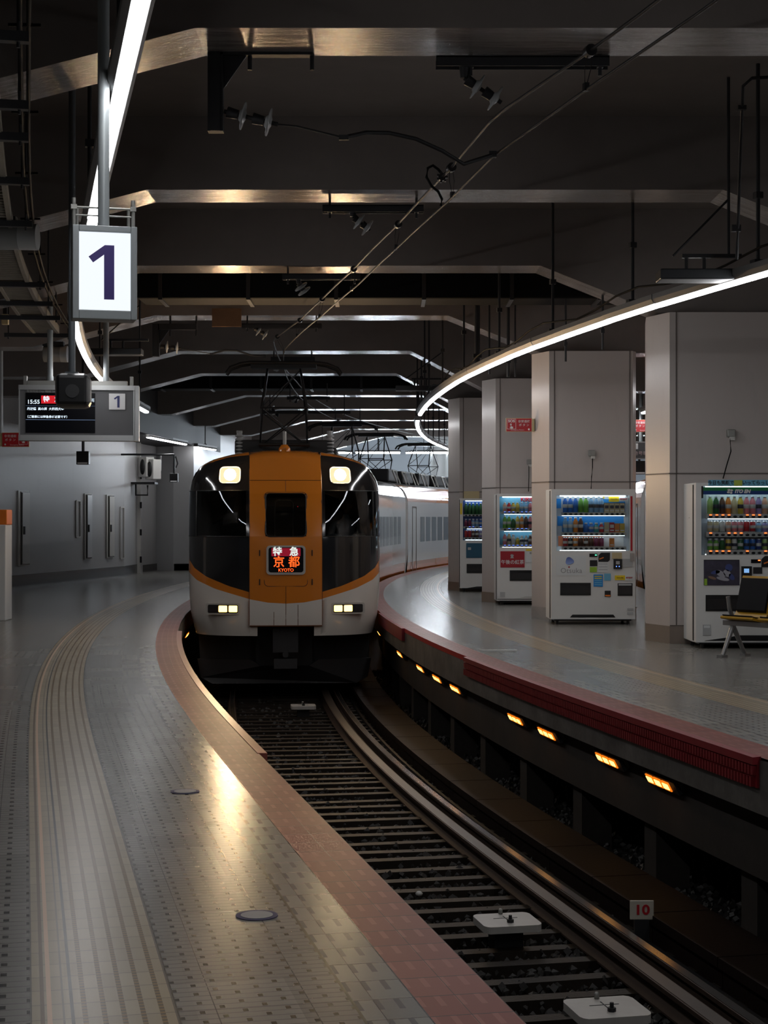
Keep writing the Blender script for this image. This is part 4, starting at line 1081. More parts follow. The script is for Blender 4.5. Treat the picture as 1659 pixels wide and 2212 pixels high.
# gangway door
xd = [-.51 + 1.02 * i / 16 for i in range(17)]
b_ = MB(); OF = .035
panel(b_, xd, lambda x: 3.065, lambda x: topz(x), 6, OF)
part(b_, 'door_header', M['t_orange'])
b_ = MB()
wl, wh, wx = 2.265, 2.87, .288
panel(b_, xd, zb1, lambda x: wl, 4, OF); panel(b_, xd, lambda x: wh, lambda x: 3.06, 2, OF)
for s in (-1, 1): panel(b_, sorted([s * q for q in (wx, .36, .43, .51)]), lambda x: wl, lambda x: wh, 2, OF)
b_.add([], [])
for s in (-1, 1):
    b_.sweep([], 0, 0) if False else None
    vs = []
    for z in (1.01, 1.6, 2.4, 3.0, 3.46):
        vs += [BP(s * .51, FD(.51, z) - OF, z), BP(s * .51, FD(.51, z) + .01, z)]
    b_.add(vs, [(2 * i, 2 * i + 1, 2 * i + 3, 2 * i + 2) for i in range(4)])
dr = part(b_, 'gangway_door', M['t_orange'])
b_ = MB(); panel(b_, xd, lambda x: 1.01, zb1, 4, OF)
vs = [BP(x, FD(x, 1.01) - OF, 1.01) for x in xd] + [BP(x, FD(x, 1.01) + .05, 1.01) for x in xd]
b_.add(vs, [(i, i + 1, i + 18, i + 17) for i in range(16)])
part(b_, 'door_lower_white', M['t_white'])
def rr(x0, x1, z0, z1, r, n=5):
    out = []
    for cx_, cz_, a0 in ((x1 - r, z1 - r, 0), (x0 + r, z1 - r, 90), (x0 + r, z0 + r, 180), (x1 - r, z0 + r, 270)):
        for i in range(n + 1):
            a = math.radians(a0 + 90 * i / n); out.append((cx_ + r * math.cos(a), cz_ + r * math.sin(a)))
    return out
def ring(b_, pts, off, r): b_.tube([BP(x, FD(x, z) - off, z) for x, z in pts + pts[:1]], r, 6)
def plate(b_, pts, off, mi=0):
    cxm = sum(p[0] for p in pts) / len(pts); czm = sum(p[1] for p in pts) / len(pts)
    vs = [BP(cxm, FD(cxm, czm) - off, czm)] + [BP(x, FD(x, z) - off, z) for x, z in pts]; n = len(pts)
    b_.add(vs, [(0, 1 + i, 1 + (i + 1) % n) for i in range(n)], mi)
b_ = MB(); panel(b_, [-wx, 0, wx], lambda x: wl, lambda x: wh, 2, OF - .008); part(b_, 'door_window', M['glass'])
b_ = MB(); ring(b_, rr(-.288, .288, 2.262, 2.872, .06), OF + .002, .009); part(b_, 'door_window_seal', M['t_rubber'])
b_ = MB(); ring(b_, rr(-.305, .305, 1.56, 2.89, .06), OF + .0, .005)
for x, za, zc in ((0, 2.90, 3.06), (0, 1.01, 1.56), (-.51, 1.01, 3.46), (.51, 1.01, 3.46), (-.17, 1.01, 1.2), (.17, 1.01, 1.3)):
    b_.tube([BP(x, FD(x, z) - OF - (0 if abs(x) < .5 else -.01), z) for z in np.linspace(za, zc, 8)], .004 if abs(x) < .5 else .008, 5)
b_.tube([BP(x, FD(x, 3.062) - OF, 3.062) for x in xd], .005, 5)
b_.tube([BP(x, FD(x, 1.01) - OF, 1.0) for x in xd], .010, 5)
part(b_, 'door_seams', mat('dark_orange_seam', (.10, .03, .004, 1), .5))
b_ = MB()
for x in (-.37, .37):
    for z in (2.03, 1.62): b_.box(BP(x, FD(x, z) - OF - .004, z), (.014, .012, .085))
part(b_, 'door_slots', M['t_rubber'])
# destination display
b_ = MB(); c_ = BP(0, FD(0, 1.93) - OF - .02, 1.93); hz = -PH(NT0)[2]
dd = rel(empty('destination_display', c_, hz), lead)
MB().prism(rr(-.275, .275, -.205, .205, .05), 0, .05).build('display_frame', M['silver'], dd)
MB().prism(rr(-.245, .245, -.172, .180, .035), -.004, .0).build('display_face', M['screen'], dd)
MB().prism(rr(-.205, .205, .055, .170, .01), -.006, -.004).build('red_strip', mat('display_red', (.25, .006, .02, 1), .3, emit=(.5, .01, .04, 1), es=.35), dd)
L1 = glow('display_white', (.8, .9, .85), .9); L2 = glow('display_orange', (1, .10, .015), 1.6)
text('特', .135, L1, dd, (-.12, -.008, .112), bold=.003); text('急', .135, L1, dd, (.115, -.008, .112), bold=.003)
text('京', .165, L2, dd, (-.10, -.006, -.035), bold=.002); text('都', .165, L2, dd, (.115, -.006, -.035), bold=.002)
text('KYOTO', .062, L2, dd, (.0, -.006, -.142), bold=.001)
# headlamps
for s in (-1, 1):
    cx_, cz_ = s * .79, 3.145
    q = rr(cx_ - .150, cx_ + .150, cz_ - .125, cz_ + .115, .06)
    q = [(x + .04 * (z - cz_) * s * -1, z) for x, z in q]
    hl = part((lambda b: (plate(b, q, .012), b)[1])(MB()), 'headlamp', M['head_rim'])
    b_ = MB(); ring(b_, q, .012, .008); rel(b_.build('headlamp_rim', M['silver']), lead).name = 'headlamp_rim'
    b_ = MB(); plate(b_, [(cx_ + .085 * math.cos(a * math.pi / 12), cz_ + .0 + .085 * math.sin(a * math.pi / 12)) for a in range(24)], .035)
    part(b_, 'headlamp_lens', M['head'])
    ld = bpy.data.lights.new('headlamp_beam', 'SPOT'); ld.energy = HEAD_W; ld.color = (1, .78, .52); ld.spot_size = math.radians(100); ld.spot_blend = 1; ld.shadow_soft_size = .09
    lo = bpy.data.objects.new('headlamp_beam', ld); COL.objects.link(lo); lo.location = BP(cx_, FD(cx_, cz_) - .12, cz_)
    lo.rotation_euler = (math.radians(90 + 4), 0, -PH(NT0)[2] + math.pi)
    rel(lo, lead)
    # lower lamps
    x_ = s * .885; p_ = BP(x_, FD(x_, 1.24) - .03, 1.24); fl = rel(empty('lower_lamp', p_, hz + s * .16), lead)
    MB().prism(rr(-.245, .245, -.082, .082, .03), -.01, .10).build('lamp_bezel', M['silver'], fl)
    MB().prism(rr(-.215, .215, -.058, .058, .02), -.014, -.008).build('lamp_recess', M['black'], fl)
    for k_, xx in enumerate((-.145, 0, .145)):
        lit = (k_ != 0) if s < 0 else (k_ != 2)
        MB().prism(rr(xx - .060, xx + .060, -.045, .045, .012), -.02, -.013).build('lamp_cell', M['foglamp'] if lit else M['t_black'], fl)
# shell of the lead car
def shell(t0, d0f, d1, uc, mats_, root, bands, bottom=.855, wscale=1.0, n=26):
    """bands: list of (zlow, zhigh, name, material)"""
    for z0, z1, nm, m in bands:
        for s in (-1, 1):
            zs = [z0 + (z1 - z0) * j / 8 for j in range(9)]
            b_ = MB(); o = 0
            for i in range(n + 1):
                for z in zs:
                    ds = d0f(z); d = ds + (d1 - ds) * i / n
                    b_.v.append(tuple(BP(s * wz(z) * wscale, d, z, t0, uc)))
            for i in range(n):
                for j in range(8):
                    k = i * 9 + j; b_.sm.add(len(b_.f)); b_.f.append((k, k + 9, k + 10, k + 1)); b_.m.append(0)
            rel(b_.build(nm, m), root)
d0 = lambda z: NL + rake(z)
LEN1 = TY(FPX / 82.5, 1.39) - NT0
shell(NT0, d0, LEN1, 0, None, lead, [(.855, 1.36, 'lower_side_band', M['t_orange']), (1.36, 3.06, 'side_wall', M['t_side']), (3.06, 3.40, 'roof_shoulder', M['t_side']), (3.40, 3.545, 'roof', M['t_roof'])])
tW = 3.2
while tW + 1.0 < LEN1 - .6:
    for s in (-1, 1):
        b_ = MB(); b_.sweep([(s * 1.396, 1.86 + RAIL), (s * 1.400, 1.86 + RAIL), (s * 1.400, 2.55 + RAIL), (s * 1.396, 2.55 + RAIL)], NT0 + tW, NT0 + tW + .62, .62); part(b_, 'side_window', M['t_window'])
    tW += .86
# underframe, plow, coupler
b_ = MB(); b_.sweep([(-1.22, .18 + RAIL), (1.22, .18 + RAIL), (1.26, .87 + RAIL), (-1.26, .87 + RAIL)], NT0 + 1.0, NT0 + LEN1, .8); part(b_, 'underframe', M['t_under'])
b_ = MB(); b_.sweep([(-.42, .30 + RAIL), (.40, .30 + RAIL), (.40, 1.0 + RAIL), (-.42, 1.0 + RAIL)], NT0 + .75, NT0 + 1.1, .4); part(b_, 'coupler_recess', M['t_under'])
b_ = MB()
pl = [(-1.27, .47), (-1.22, .20), (-1.05, .11), (1.05, .11), (1.22, .20), (1.27, .47), (.5, .47), (.35, .38), (-.35, .38), (-.5, .47)]
n = len(pl); vs = [BP(x, .55 + .25 * abs(x), z) for x, z in pl] + [BP(x, .60 + .25 * abs(x), z) for x, z in pl]
b_.add(vs, [tuple(range(n)), tuple(reversed(range(n, 2 * n)))] + [(i, (i + 1) % n, (i + 1) % n + n, i + n) for i in range(n)]); part(b_, 'snow_plow', M['t_plow'])
b_ = MB(); h_ = hz
b_.box(BP(0, .45, .78), (.30, .5, .22), rz=h_); b_.box(BP(0, .25, .78), (.36, .12, .34), rz=h_); b_.tube([BP(0, .18, .90), BP(0, .22, .90)], .05, 12); b_.tube([BP(0, .18, .58), BP(0, .22, .58)], .045, 12)
b_.box(BP(0, .3, .45), (.33, .25, .14), rz=h_)
part(b_, 'coupler', M['t_plow'])
# cab interior
b_ = MB()
b_.box(BP(0, 2.6, 2.4), (2.3, .06, 1.9), rz=h_); b_.box(BP(0, 1.5, 1.75), (2.3, 2.2, .05), rz=h_)
part(b_, 'cab_interior', M['cab'])
b_ = MB(); b_.box(BP(.92, .95, 2.10), (.75, .35, .28), rz=h_); b_.box(BP(-.92, .95, 2.10), (.75, .35, .28), rz=h_); b_.box(BP(1.0, 1.75, 2.1), (.42, .08, .7), rz=h_)
part(b_, 'driver_desk', M['black'])
b_ = MB()
rp = [(BP(x, 2.55, z)) for x, z in rr(-.14, .14, 1.8, 2.80, .06)]
b_.tube(rp + rp[:1], .012, 5); part(b_, 'cab_door_frame', M['silver'])
part(MB().box(BP(.19, .8, 2.69), (.012, .012, .012)), 'red_indicator', M['red_led'])
# driver
def skin(name, pts, edges, m, parent=None):
    me = bpy.data.meshes.new(name); me.from_pydata([p[:3] for p in pts], edges, [])
    o = bpy.data.objects.new(name, me); COL.objects.link(o); me.materials.append(m)
    sk = o.modifiers.new('s', 'SKIN'); lay = me.skin_vertices[0] if me.skin_vertices else None
    if lay:
        for i, p in enumerate(pts): lay.data[i].radius = (p[3], p[4] if len(p) > 4 else p[3]); lay.data[i].use_root = (i == 0)
    sub = o.modifiers.new('sub', 'SUBSURF'); sub.levels = 2; sub.render_levels = 2
    if parent: o.parent = parent
    return o
dp = BP(.93, 1.5, 0)
per = empty('person', (dp.x, dp.y, dp.z), h_, 'train driver in a pale shirt and white gloves sitting behind the right windscreen', 'person')
skin('body', [(0, 0, 2.05, .15, .11), (0, 0, 2.28, .15, .11), (0, 0, 2.42, .12, .10), (0, 0, 2.52, .05), (0, -.01, 2.60, .055),
              (-.19, 0, 2.42, .06), (-.25, -.14, 2.24, .05), (-.15, -.36, 2.26, .04), (.19, 0, 2.42, .06), (.25, -.14, 2.24, .05), (.15, -.36, 2.26, .04),
              (-.1, -.25, 2.02, .09), (.1, -.25, 2.02, .09), (-.1, -.4, 1.8, .07), (.1, -.4, 1.8, .07)],
     [(0, 1), (1, 2), (2, 3), (3, 4), (2, 5), (5, 6), (6, 7), (2, 8), (8, 9), (9, 10), (0, 11), (0, 12), (11, 13), (12, 14)], mat('pale_shirt', (.35, .37, .40, 1), .7), per)
b_ = MB(); b_.lathe([(0, -.115), (.045, -.10), (.066, -.05), (.078, .0), (.078, .05), (.06, .10), (0, .12)], 16, M=Matrix.Translation((0, -.02, 2.70)) @ Matrix.Diagonal((.95, 1.12, 1, 1)))
b_.prism([(-.012, 2.665), (.012, 2.665), (.006, 2.70), (-.006, 2.70)], -.125, -.10)
for s in (-1, 1): b_.box((s * .076, -.01, 2.695), (.012, .03, .05))
b_.build('head', mat('skin_tone', (.30, .19, .13, 1), .6), per)
b_ = MB(); b_.lathe([(.082, 2.745), (.098, 2.79), (.10, 2.82), (0, 2.825)], 16, M=Matrix.Translation((0, -.01, 0))); b_.box((0, -.12, 2.75), (.13, .08, .012)); b_.build('cap', M['black'], per)
for s in (-1, 1):
    b_ = MB(); b_.box((s * .14, -.42, 2.265), (.075, .09, .03))
    for k_ in range(4): b_.tube([(s * .14 + (k_ - 1.5) * .019, -.46, 2.268), (s * .14 + (k_ - 1.5) * .02, -.50, 2.262), (s * .14 + (k_ - 1.5) * .02, -.52 + .006 * abs(k_ - 1.5), 2.24)], [.009, .009, .007], 6)
    b_.tube([(s * .105, -.41, 2.26), (s * .085, -.45, 2.25), (s * .09, -.48, 2.24)], [.011, .010, .008], 6)
    b_.build('gloved_hand', M['signwhite'], per, bevel=.01)
# roof gear
def ins_roof(root, t0, d, x, z0=3.45, hgt=.42, k=6, r=.07):
    p_ = BP(x, d, z0, t0); prof = [(.05, 0)]
    for i in range(k):
        z = .05 + (hgt - .1) * i / k; q = (hgt - .1) / k
        prof += [(.04, z), (r, z + q * .35), (r, z + q * .5), (.04, z + q * .85)]
    prof += [(.045, hgt - .03), (.045, hgt), (0, hgt)]
    return rel(MB().lathe(prof, 14, M=Matrix.Translation(p_)).build('roof_insulator', M['porcelain']), root)
for x in (-.68, .70): ins_roof(lead, NT0, 2.0, x, 3.44)
b_ = MB(); pa = BP(0, 1.0, 3.50); b_.lathe([(.09, 0), (.085, .05), (.05, .10), (0, .11)], 14, M=Matrix.Translation(pa)); part(b_, 'antenna_base', M['t_orange'])
b_ = MB(); b_.tube([pa + Vector((0, 0, .1)), pa + Vector((0, 0, .30))], .028, 10); part(b_, 'antenna', M['galv'])
b_ = MB()
for d_, w_, hh in ((2.6, 1.5, .22), (4.5, 1.6, .28), (7.5, 1.7, .30), (10, 1.6, .26), (13, 1.7, .3), (17.5, 1.5, .25)):
    b_.box(BP(0, d_, 3.50 + hh / 2), (w_, 1.3, hh), rz=-PH(NT0 + d_)[2])
part(b_, 'roof_equipment', M['t_under'], bevel=.03)
M['panto'] = mat('pantograph_black', (.012, .012, .013, 1), .5, .3)
def panto(root, t0, d, uc=0, ztop=None, hw_=.88, name='pantograph'):
    zt = (CW - RAIL - .03) if ztop is None else ztop
    b_ = MB(); zb = 3.62; zm = (zb + zt) / 2 - .08; W_ = .36
    def q(x, dd_, z): return BP(x, d + dd_, z, t0, uc)
    for x in (-W_, W_):
        b_.tube([q(x, -.75, zb), q(x, .75, zb)], .03, 6)
        b_.tube([q(x, -.12, zb), q(x * .95, -.62, zm), q(x * .7, -.02, zt - .08)], .018, 6)
        b_.tube([q(x, .12, zb), q(x * .95, .62, zm), q(x * .7, .02, zt - .08)], .018, 6)
        b_.tube([q(x * .84, 0, zm + (zt - zm) * .3), q(x * .95, -.62, zm)], .009, 5)
    for s in (-1, 1):
        b_.tube([q(-W_, .62 * s, zm), q(W_, .62 * s, zm)], .014, 6)
        b_.tube([q(-W_, .12 * s, zb), q(W_ * .95, .62 * s, zm)], .010, 5); b_.tube([q(W_, .12 * s, zb), q(-W_ * .95, .62 * s, zm)], .010, 5)
        b_.tube([q(-W_ * .95, .62 * s, zm), q(W_ * .7, .02 * s, zt - .1)], .008, 5)
        b_.tube([q(-W_ * 1.05, .75 * s, zb), q(W_ * 1.05, .75 * s, zb)], .03, 6)
    rel(b_.build(name, M['panto']), root)
    b_ = MB()
    for s in (-.16, .16):
        b_.tube([q(-hw_, s, zt - .17), q(-hw_ * .93, s, zt - .08), q(-hw_ * .75, s, zt - .02), q(-hw_ * .6, s, zt), q(hw_ * .6, s, zt), q(hw_ * .75, s, zt - .02), q(hw_ * .93, s, zt - .08), q(hw_, s, zt - .17)], .026, 8)
    b_.tube([q(-.3, -.16, zt - .03), q(-.3, .16, zt - .03)], .02, 6); b_.tube([q(.3, -.16, zt - .03), q(.3, .16, zt - .03)], .02, 6)
    b_.box(q(0, 0, zt - .05), (1.0, .3, .06))
    rel(b_.build('collector_head', M['panto']), root)
panto(lead, NT0, 2.1)
# following cars
def car(t0, L, uc, label, group, topband, root_name='train_car', gear=True, pants=()):
    r_ = empty(root_name, BP(0, 0, 0, t0, uc), 0, label, 'train car', group)
    shell(t0, lambda z: 0, L, uc, None, r_, [(.80, 1.34, 'lower_side_band', M['t_orange']), (1.34, 2.96, 'side_wall', M['t_side']), (2.96, 3.40, 'roof_shoulder', topband), (3.40, 3.545, 'roof', M['t_roof'])])
    for d_, nm in ((0, 'end_wall'), (L, 'end_wall')):
        b_ = MB(); pts = [(s * wz(z), z) for s, zz in ((1, (.855, 1.64, 2.92, 3.19, 3.40, 3.535)), (-1, (3.535, 3.40, 3.19, 2.92, 1.64, .855))) for z in zz]
        b_.add([BP(x, d_, z, t0, uc) for x, z in pts], [tuple(range(len(pts)))]); rel(b_.build(nm, M['t_side']), r_)
    b_ = MB(); b_.sweep([(uc - 1.22, .18 + RAIL), (uc + 1.22, .18 + RAIL), (uc + 1.26, .87 + RAIL), (uc - 1.26, .87 + RAIL)], t0 + .3, t0 + L - .3, 1); rel(b_.build('underframe', M['t_under']), r_)
    tW = 2.3
    while tW + .8 < L - 1.6:
        for s in (-1, 1):
            b_ = MB(); b_.sweep([(uc + s * 1.396, 1.86 + RAIL), (uc + s * 1.400, 1.86 + RAIL), (uc + s * 1.400, 2.55 + RAIL), (uc + s * 1.396, 2.55 + RAIL)], t0 + tW, t0 + tW + .72, .72); rel(b_.build('side_window', M['t_window']), r_)
        tW += .96
    for s in (-1, 1):
        b2 = MB()
        for dd_ in (.85, 1.55):
            b2.sweep([(uc + s * 1.396, .95 + RAIL), (uc + s * 1.402, .95 + RAIL), (uc + s * 1.402, 2.80 + RAIL), (uc + s * 1.396, 2.80 + RAIL)], t0 + dd_ - .02, t0 + dd_ + .03, .1)
        b2.sweep([(uc + s * 1.39, 2.79 + RAIL), (uc + s * 1.402, 2.79 + RAIL), (uc + s * 1.402, 2.83 + RAIL), (uc + s * 1.39, 2.83 + RAIL)], t0 + .85, t0 + 1.58, .8)
        rel(b2.build('side_door', M['seam']), r_)
    b_ = MB()
    for k_ in range(int(L / 2.4)):
        d_ = 1.6 + k_ * 2.4; b_.box(BP(0, d_, 3.68, t0, uc), (1.5, 1.5, .34), rz=-PH(t0 + d_)[2])
    rel(b_.build('roof_equipment', M['t_under'], bevel=.04), r_)
    for k_ in range(int(L / 1.5)):
        b_ = MB(); d_ = .9 + k_ * 1.5; b_.tube([BP(.98, d_, 3.45, t0, uc), BP(.84, d_, 3.80, t0, uc), BP(.84, d_ + .5, 3.80, t0, uc), BP(.98, d_ + .5, 3.45, t0, uc)], .022, 5)
        rel(b_.build('roof_rail', M['galv']), r_)
    for d_ in pants:
        panto(r_, t0, d_, uc)
    return r_
G = 'cars of the arriving train'
T2 = NT0 + LEN1 + .45
b_ = MB(); b_.sweep([(-1.0, .9 + RAIL), (1.0, .9 + RAIL), (1.0, 3.3 + RAIL), (-1.0, 3.3 + RAIL)], NT0 + LEN1 - .02, T2 + .02, .2); part(b_, 'gangway_bellows', M['t_rubber'])
pts = [(s * wz(z), z) for s, zz in ((1, (.855, 1.64, 2.92, 3.19, 3.40, 3.535)), (-1, (3.535, 3.40, 3.19, 2.92, 1.64, .855))) for z in zz]
b_ = MB(); b_.add([BP(x, LEN1, z) for x, z in pts], [tuple(range(len(pts)))]); part(b_, 'end_wall', M['t_side'])
panto(lead, NT0, TY(48.3) - NT0 - 3.0 if LEN1 > 23 else LEN1 - 1.8)
car(T2, 19.5, 0, 'second car of the arriving train with orange roof shoulder and white side', G, M['t_orange'], pants=(TY(53.5) - T2, 3.0))
# the other track
UO = 8.42
TA = TY(34.6, UO - 1.4)
car(TA - 20.2, 20.0, UO, 'near car of the train standing on the far track, seen between the pillars', 'cars on the far track', M['t_orange'])
car(TA + .35, 19, UO, 'farther car of the train standing on the far track', 'cars on the far track', M['t_orange'])
# ================================================================== VENDING MACHINES
def objcol(name, rough=.3):
    N = NT(name); x = N.n('ShaderNodeObjectInfo'); N.set('Base Color', x.outputs['Color']); N.set('Roughness', rough); return N.mat
M['drink'] = objcol('drink_colour'); M['cap'] = mat('white_cap', (.7, .72, .75, 1), .4); M['can_top'] = mat('can_metal', (.5, .5, .5, 1), .3, .8)
M['lab_w'] = mat('pale_drink_label', (.62, .62, .58, 1), .4); M['lab_d'] = mat('dark_drink_label', (.03, .03, .05, 1), .4)
def drink_mesh(kind, lab):
    b_ = MB()
    if kind == 'bottle':
        b_.lathe([(0, 0), (.027, 0), (.029, .01), (.029, .06), (.0295, .061), (.0295, .105), (.029, .106), (.028, .14), (.013, .175), (.013, .18), (.016, .181), (.016, .20), (0, .20)], 14,
                 mis=[0, 0, 0, 0, 2 if lab else 0, 0, 0, 0, 0, 1, 1, 1])
    elif kind == 'small':
        b_.lathe([(0, 0), (.026, 0), (.028, .01), (.028, .045), (.0285, .046), (.0285, .08), (.026, .095), (.014, .112), (.014, .116), (.018, .117), (.018, .14), (0, .14)], 14,
                 mis=[0, 0, 0, 0, 2 if lab else 0, 0, 0, 0, 1, 1, 1])
    elif kind == 'can':
        b_.lathe([(0, 0), (.024, 0), (.0275, .008), (.0275, .04), (.028, .041), (.028, .075), (.0275, .076), (.0275, .115), (.024, .128), (.023, .128), (0, .126)], 14,
                 mis=[1, 1, 0, 0, 2 if lab else 0, 0, 0, 1, 1, 1])
    else:
        b_.box((0, 0, .075), (.056, .035, .15)); b_.box((0, -.0182, .09), (.044, .001, .05), 2 if lab else 0); b_.box((0, -.0185, .03), (.044, .001, .018), 1)
    return b_.mesh('drink_' + kind, [M['drink'], M['cap'] if kind != 'can' else M['can_top'], M['lab_w'] if lab != 2 else M['lab_d']])
DM = {(k, l): drink_mesh(k, l) for k in ('bottle', 'small', 'can', 'box') for l in (0, 1, 2)}
KN = {'bottle': 'drink bottle', 'small': 'short drink bottle', 'can': 'drink can', 'box': 'snack packet'}
CN = dict(blue=(.03, .16, .55), green=(.16, .42, .06), dgreen=(.02, .12, .03), sky=(.22, .42, .65), white=(.62, .62, .58), yellow=(.65, .48, .06), orange=(.75, .25, .03),
          red=(.50, .02, .025), brown=(.10, .04, .018), pink=(.68, .22, .25), cream=(.58, .50, .30), lime=(.35, .55, .15), navy=(.015, .04, .22), black=(.02, .02, .02), violet=(.30, .25, .50), purple=(.25, .03, .10), teal=(.05, .35, .35), peach=(.70, .38, .25))
nth = ['first', 'second', 'third', 'fourth', 'fifth', 'sixth', 'seventh', 'eighth', 'ninth', 'tenth', 'eleventh', 'twelfth', 'thirteenth', 'fourteenth', 'fifteenth', 'sixteenth']
def machine(px0, px1, pyf, s, depth, what, short, win, rows, htop=1.81, back=(.55, .60, .66, 1), glowc=None):
    cx_ = (px0 + px1) / 2; W_ = (px1 - px0) / s
    base = WP(cx_, pyf, s); base.z = 0
    r = empty('vending_machine', base, 0, what, 'vending machine')
    q = lambda x, y: ((x - cx_) / s, (pyf - y) / s)
    wx0, wz1 = q(win[0], win[1]); wx1, wz0 = q(win[2], win[3])
    fd = .13
    b_ = MB(); b_.box((0, depth / 2 + fd / 2, htop / 2 + .03), (W_, depth - fd, htop - .06)); b_.build('cabinet', M['white'], r, bevel=.01)
    b_ = MB(); zb = .07
    f = W_ - .012
    b_.box(((-f / 2 + wx0) / 2, fd / 2, (zb + htop) / 2), (wx0 + f / 2, fd, htop - zb)); b_.box(((f / 2 + wx1) / 2, fd / 2, (zb + htop) / 2), (f / 2 - wx1, fd, htop - zb))
    b_.box(((wx0 + wx1) / 2, fd / 2, (wz1 + htop) / 2), (wx1 - wx0, fd, htop - wz1)); b_.box(((wx0 + wx1) / 2, fd / 2, (zb + wz0) / 2), (wx1 - wx0, fd, wz0 - zb))
    b_.build('front_door', M['white'], r)
    MB().box((-W_ / 2 + .004, fd + .01, htop / 2 + .03), (.016, .03, htop - .1)).build('door_gap', M['black'], r)
    b_ = MB(); b_.box((0, depth / 2, .06), (W_ - .1, depth - .1, .03))
    for x in (-1, 1): b_.tube([(x * (W_ / 2 - .09), .08, 0), (x * (W_ / 2 - .09), .08, .07)], .022, 8); b_.tube([(x * (W_ / 2 - .09), depth - .08, 0), (x * (W_ / 2 - .09), depth - .08, .07)], .022, 8)
    b_.build('feet', M['black'], r)
    MB().box(((wx0 + wx1) / 2, fd - .004, (wz0 + wz1) / 2), (wx1 - wx0, .006, wz1 - wz0)).build('display_backboard', mat('case_backboard', back, .5), r)
    b_ = MB(); b_.box(((wx0 + wx1) / 2, .035, wz1 - .008), (wx1 - wx0 - .1, .012, .012)); b_.box(((wx0 + wx1) / 2, .04, wz0 + .006), (wx1 - wx0 - .1, .012, .006)); b_.build('case_tube', M['case_light'], r)
    MB().box(((wx0 + wx1) / 2, .008, (wz0 + wz1) / 2), (wx1 - wx0, .004, wz1 - wz0)).build('display_glass', M['caseglass'], r)
    ndr = 0
    for ri, row in enumerate(rows):
        zt = q(0, row['bar'][0])[1]; zbar = q(0, row['bar'][1])[1]
        xa = q(row['x0'], 0)[0]; n = row['n']; pit = row['pitch'] / s
        b_ = MB(); b_.box((xa + pit * (n - 1) / 2, .06, (zt + zbar) / 2), (pit * n + .03, .08, zt - zbar)); bar = b_.build('button_bar', M['white_dim'], r)
        for i in range(n):
            x = xa + pit * i
            if x > wx1 - .03: break
            b_ = MB(); b_.lathe([(0, .006), (.018, .004), (.022, 0), (.022, -.004)], 14, M=Matrix.Translation((x, .018, zbar + (zt - zbar) * .42)) @ Matrix.Rotation(math.pi / 2, 4, 'X') @ Matrix.Diagonal((1, .62, 1, 1)))
            b_.build('button', M['black'], bar)
        if row.get('led'):
            b_ = MB()
            for i in row['led']: b_.box((xa + pit * i, .016, zt - .012), (.026, .004, .012))
            b_.build('button_light', M[row.get('ledm', 'led_orange')], bar)
        ztop = (q(0, row['top'])[1])
        if ri: MB().box(((wx0 + wx1) / 2 + .01, .045, ztop + .006), (wx1 - wx0 - .14, .01, .006)).build('shelf_tube', M['shelf_light'], r)
        if row.get('board'):
            for (bx0, by0, bx1, by1, bm) in row['board']:
                u0, v1 = q(bx0, by0); u1, v0 = q(bx1, by1); MB().box(((u0 + u1) / 2, fd - .012, (v0 + v1) / 2), (u1 - u0, .008, v1 - v0)).build('display_board', M[bm], r)
        for i, dsp in enumerate(row['drinks']):
            if not dsp: continue
            cn, kind, lab = dsp[0], dsp[1], dsp[2]
            x = xa + pit * i
            if x > wx1 - .03: break
            o = bpy.data.objects.new(KN[kind].replace(' ', '_'), DM[(kind, lab)]); COL.objects.link(o)
            o.color = (*CN[cn], 1); H0 = {'bottle': .20, 'small': .14, 'can': .128, 'box': .15}[kind]
            Ht = min((ztop - zt) * dsp[3] if len(dsp) > 3 else (ztop - zt) * (.93 if kind in ('bottle',) else .74), .26)
            o.location = base + Vector((x, .06, zt)); k_ = Ht / H0; kx = pit * .95 / .058; o.scale = (kx, min(kx, 1.2), k_)
            if row.get('side'): o.location.x += row['side']
            cw = {'dgreen': 'dark green', 'sky': 'pale blue', 'navy': 'navy', 'lime': 'lime green'}.get(cn, cn)
            tag(o, '%s %s on the %s shelf of the %s, %s from the left' % (cw, KN[kind].replace('drink ', ''), ('top', 'middle', 'bottom')[ri], short, nth[i]), KN[kind].split()[-1], 'goods shown on the %s shelf of the %s' % (('top', 'middle', 'bottom')[ri], short))
    def box(name, x0, y0, x1, y1, m, y=-.004, th=.01, parent=None):
        u0, v1 = q(x0, y0); u1, v0 = q(x1, y1)
        return MB().box(((u0 + u1) / 2, y, (v0 + v1) / 2), (u1 - u0, th, v1 - v0)).build(name, m if not isinstance(m, str) else M[m], parent or r)
    def slot(name, x0, y0, x1, y1):
        o = box(name, x0, y0, x1, y1, 'black', -.002, .012)
        u0, v1 = q(x0, y0); u1, v0 = q(x1, y1)
        MB().box(((u0 + u1) / 2, -.010, v0 + (v1 - v0) * .42), ((u1 - u0) * .9, .006, (v1 - v0) * .62)).build('flap', M['flap'], r)
    def txt(sx_, x, y, size, m, y_=-.012, **k):
        u, v = q(x, y); return text(sx_, size, M[m] if isinstance(m, str) else m, r, (u, y_, v), depth=.0008, **k)
    return r, q, box, slot, txt
M['flap'] = mat('smoky_flap', (.03, .03, .032, 1), .12)
M['led_orange'] = glow('button_orange', (1, .16, .03), 2.5); M['led_blue'] = glow('button_blue', (.12, .25, 1), 2.5)
M['shelf_light'] = glow('shelf_tube', (.75, .9, 1), 6)
M['b_blue'] = mat('blue_board', (.015, .25, .68, 1), .35); M['b_orange'] = mat('orange_board', (.75, .25, .12, 1), .4); M['b_white'] = mat('white_board', (.7, .72, .72, 1), .4)
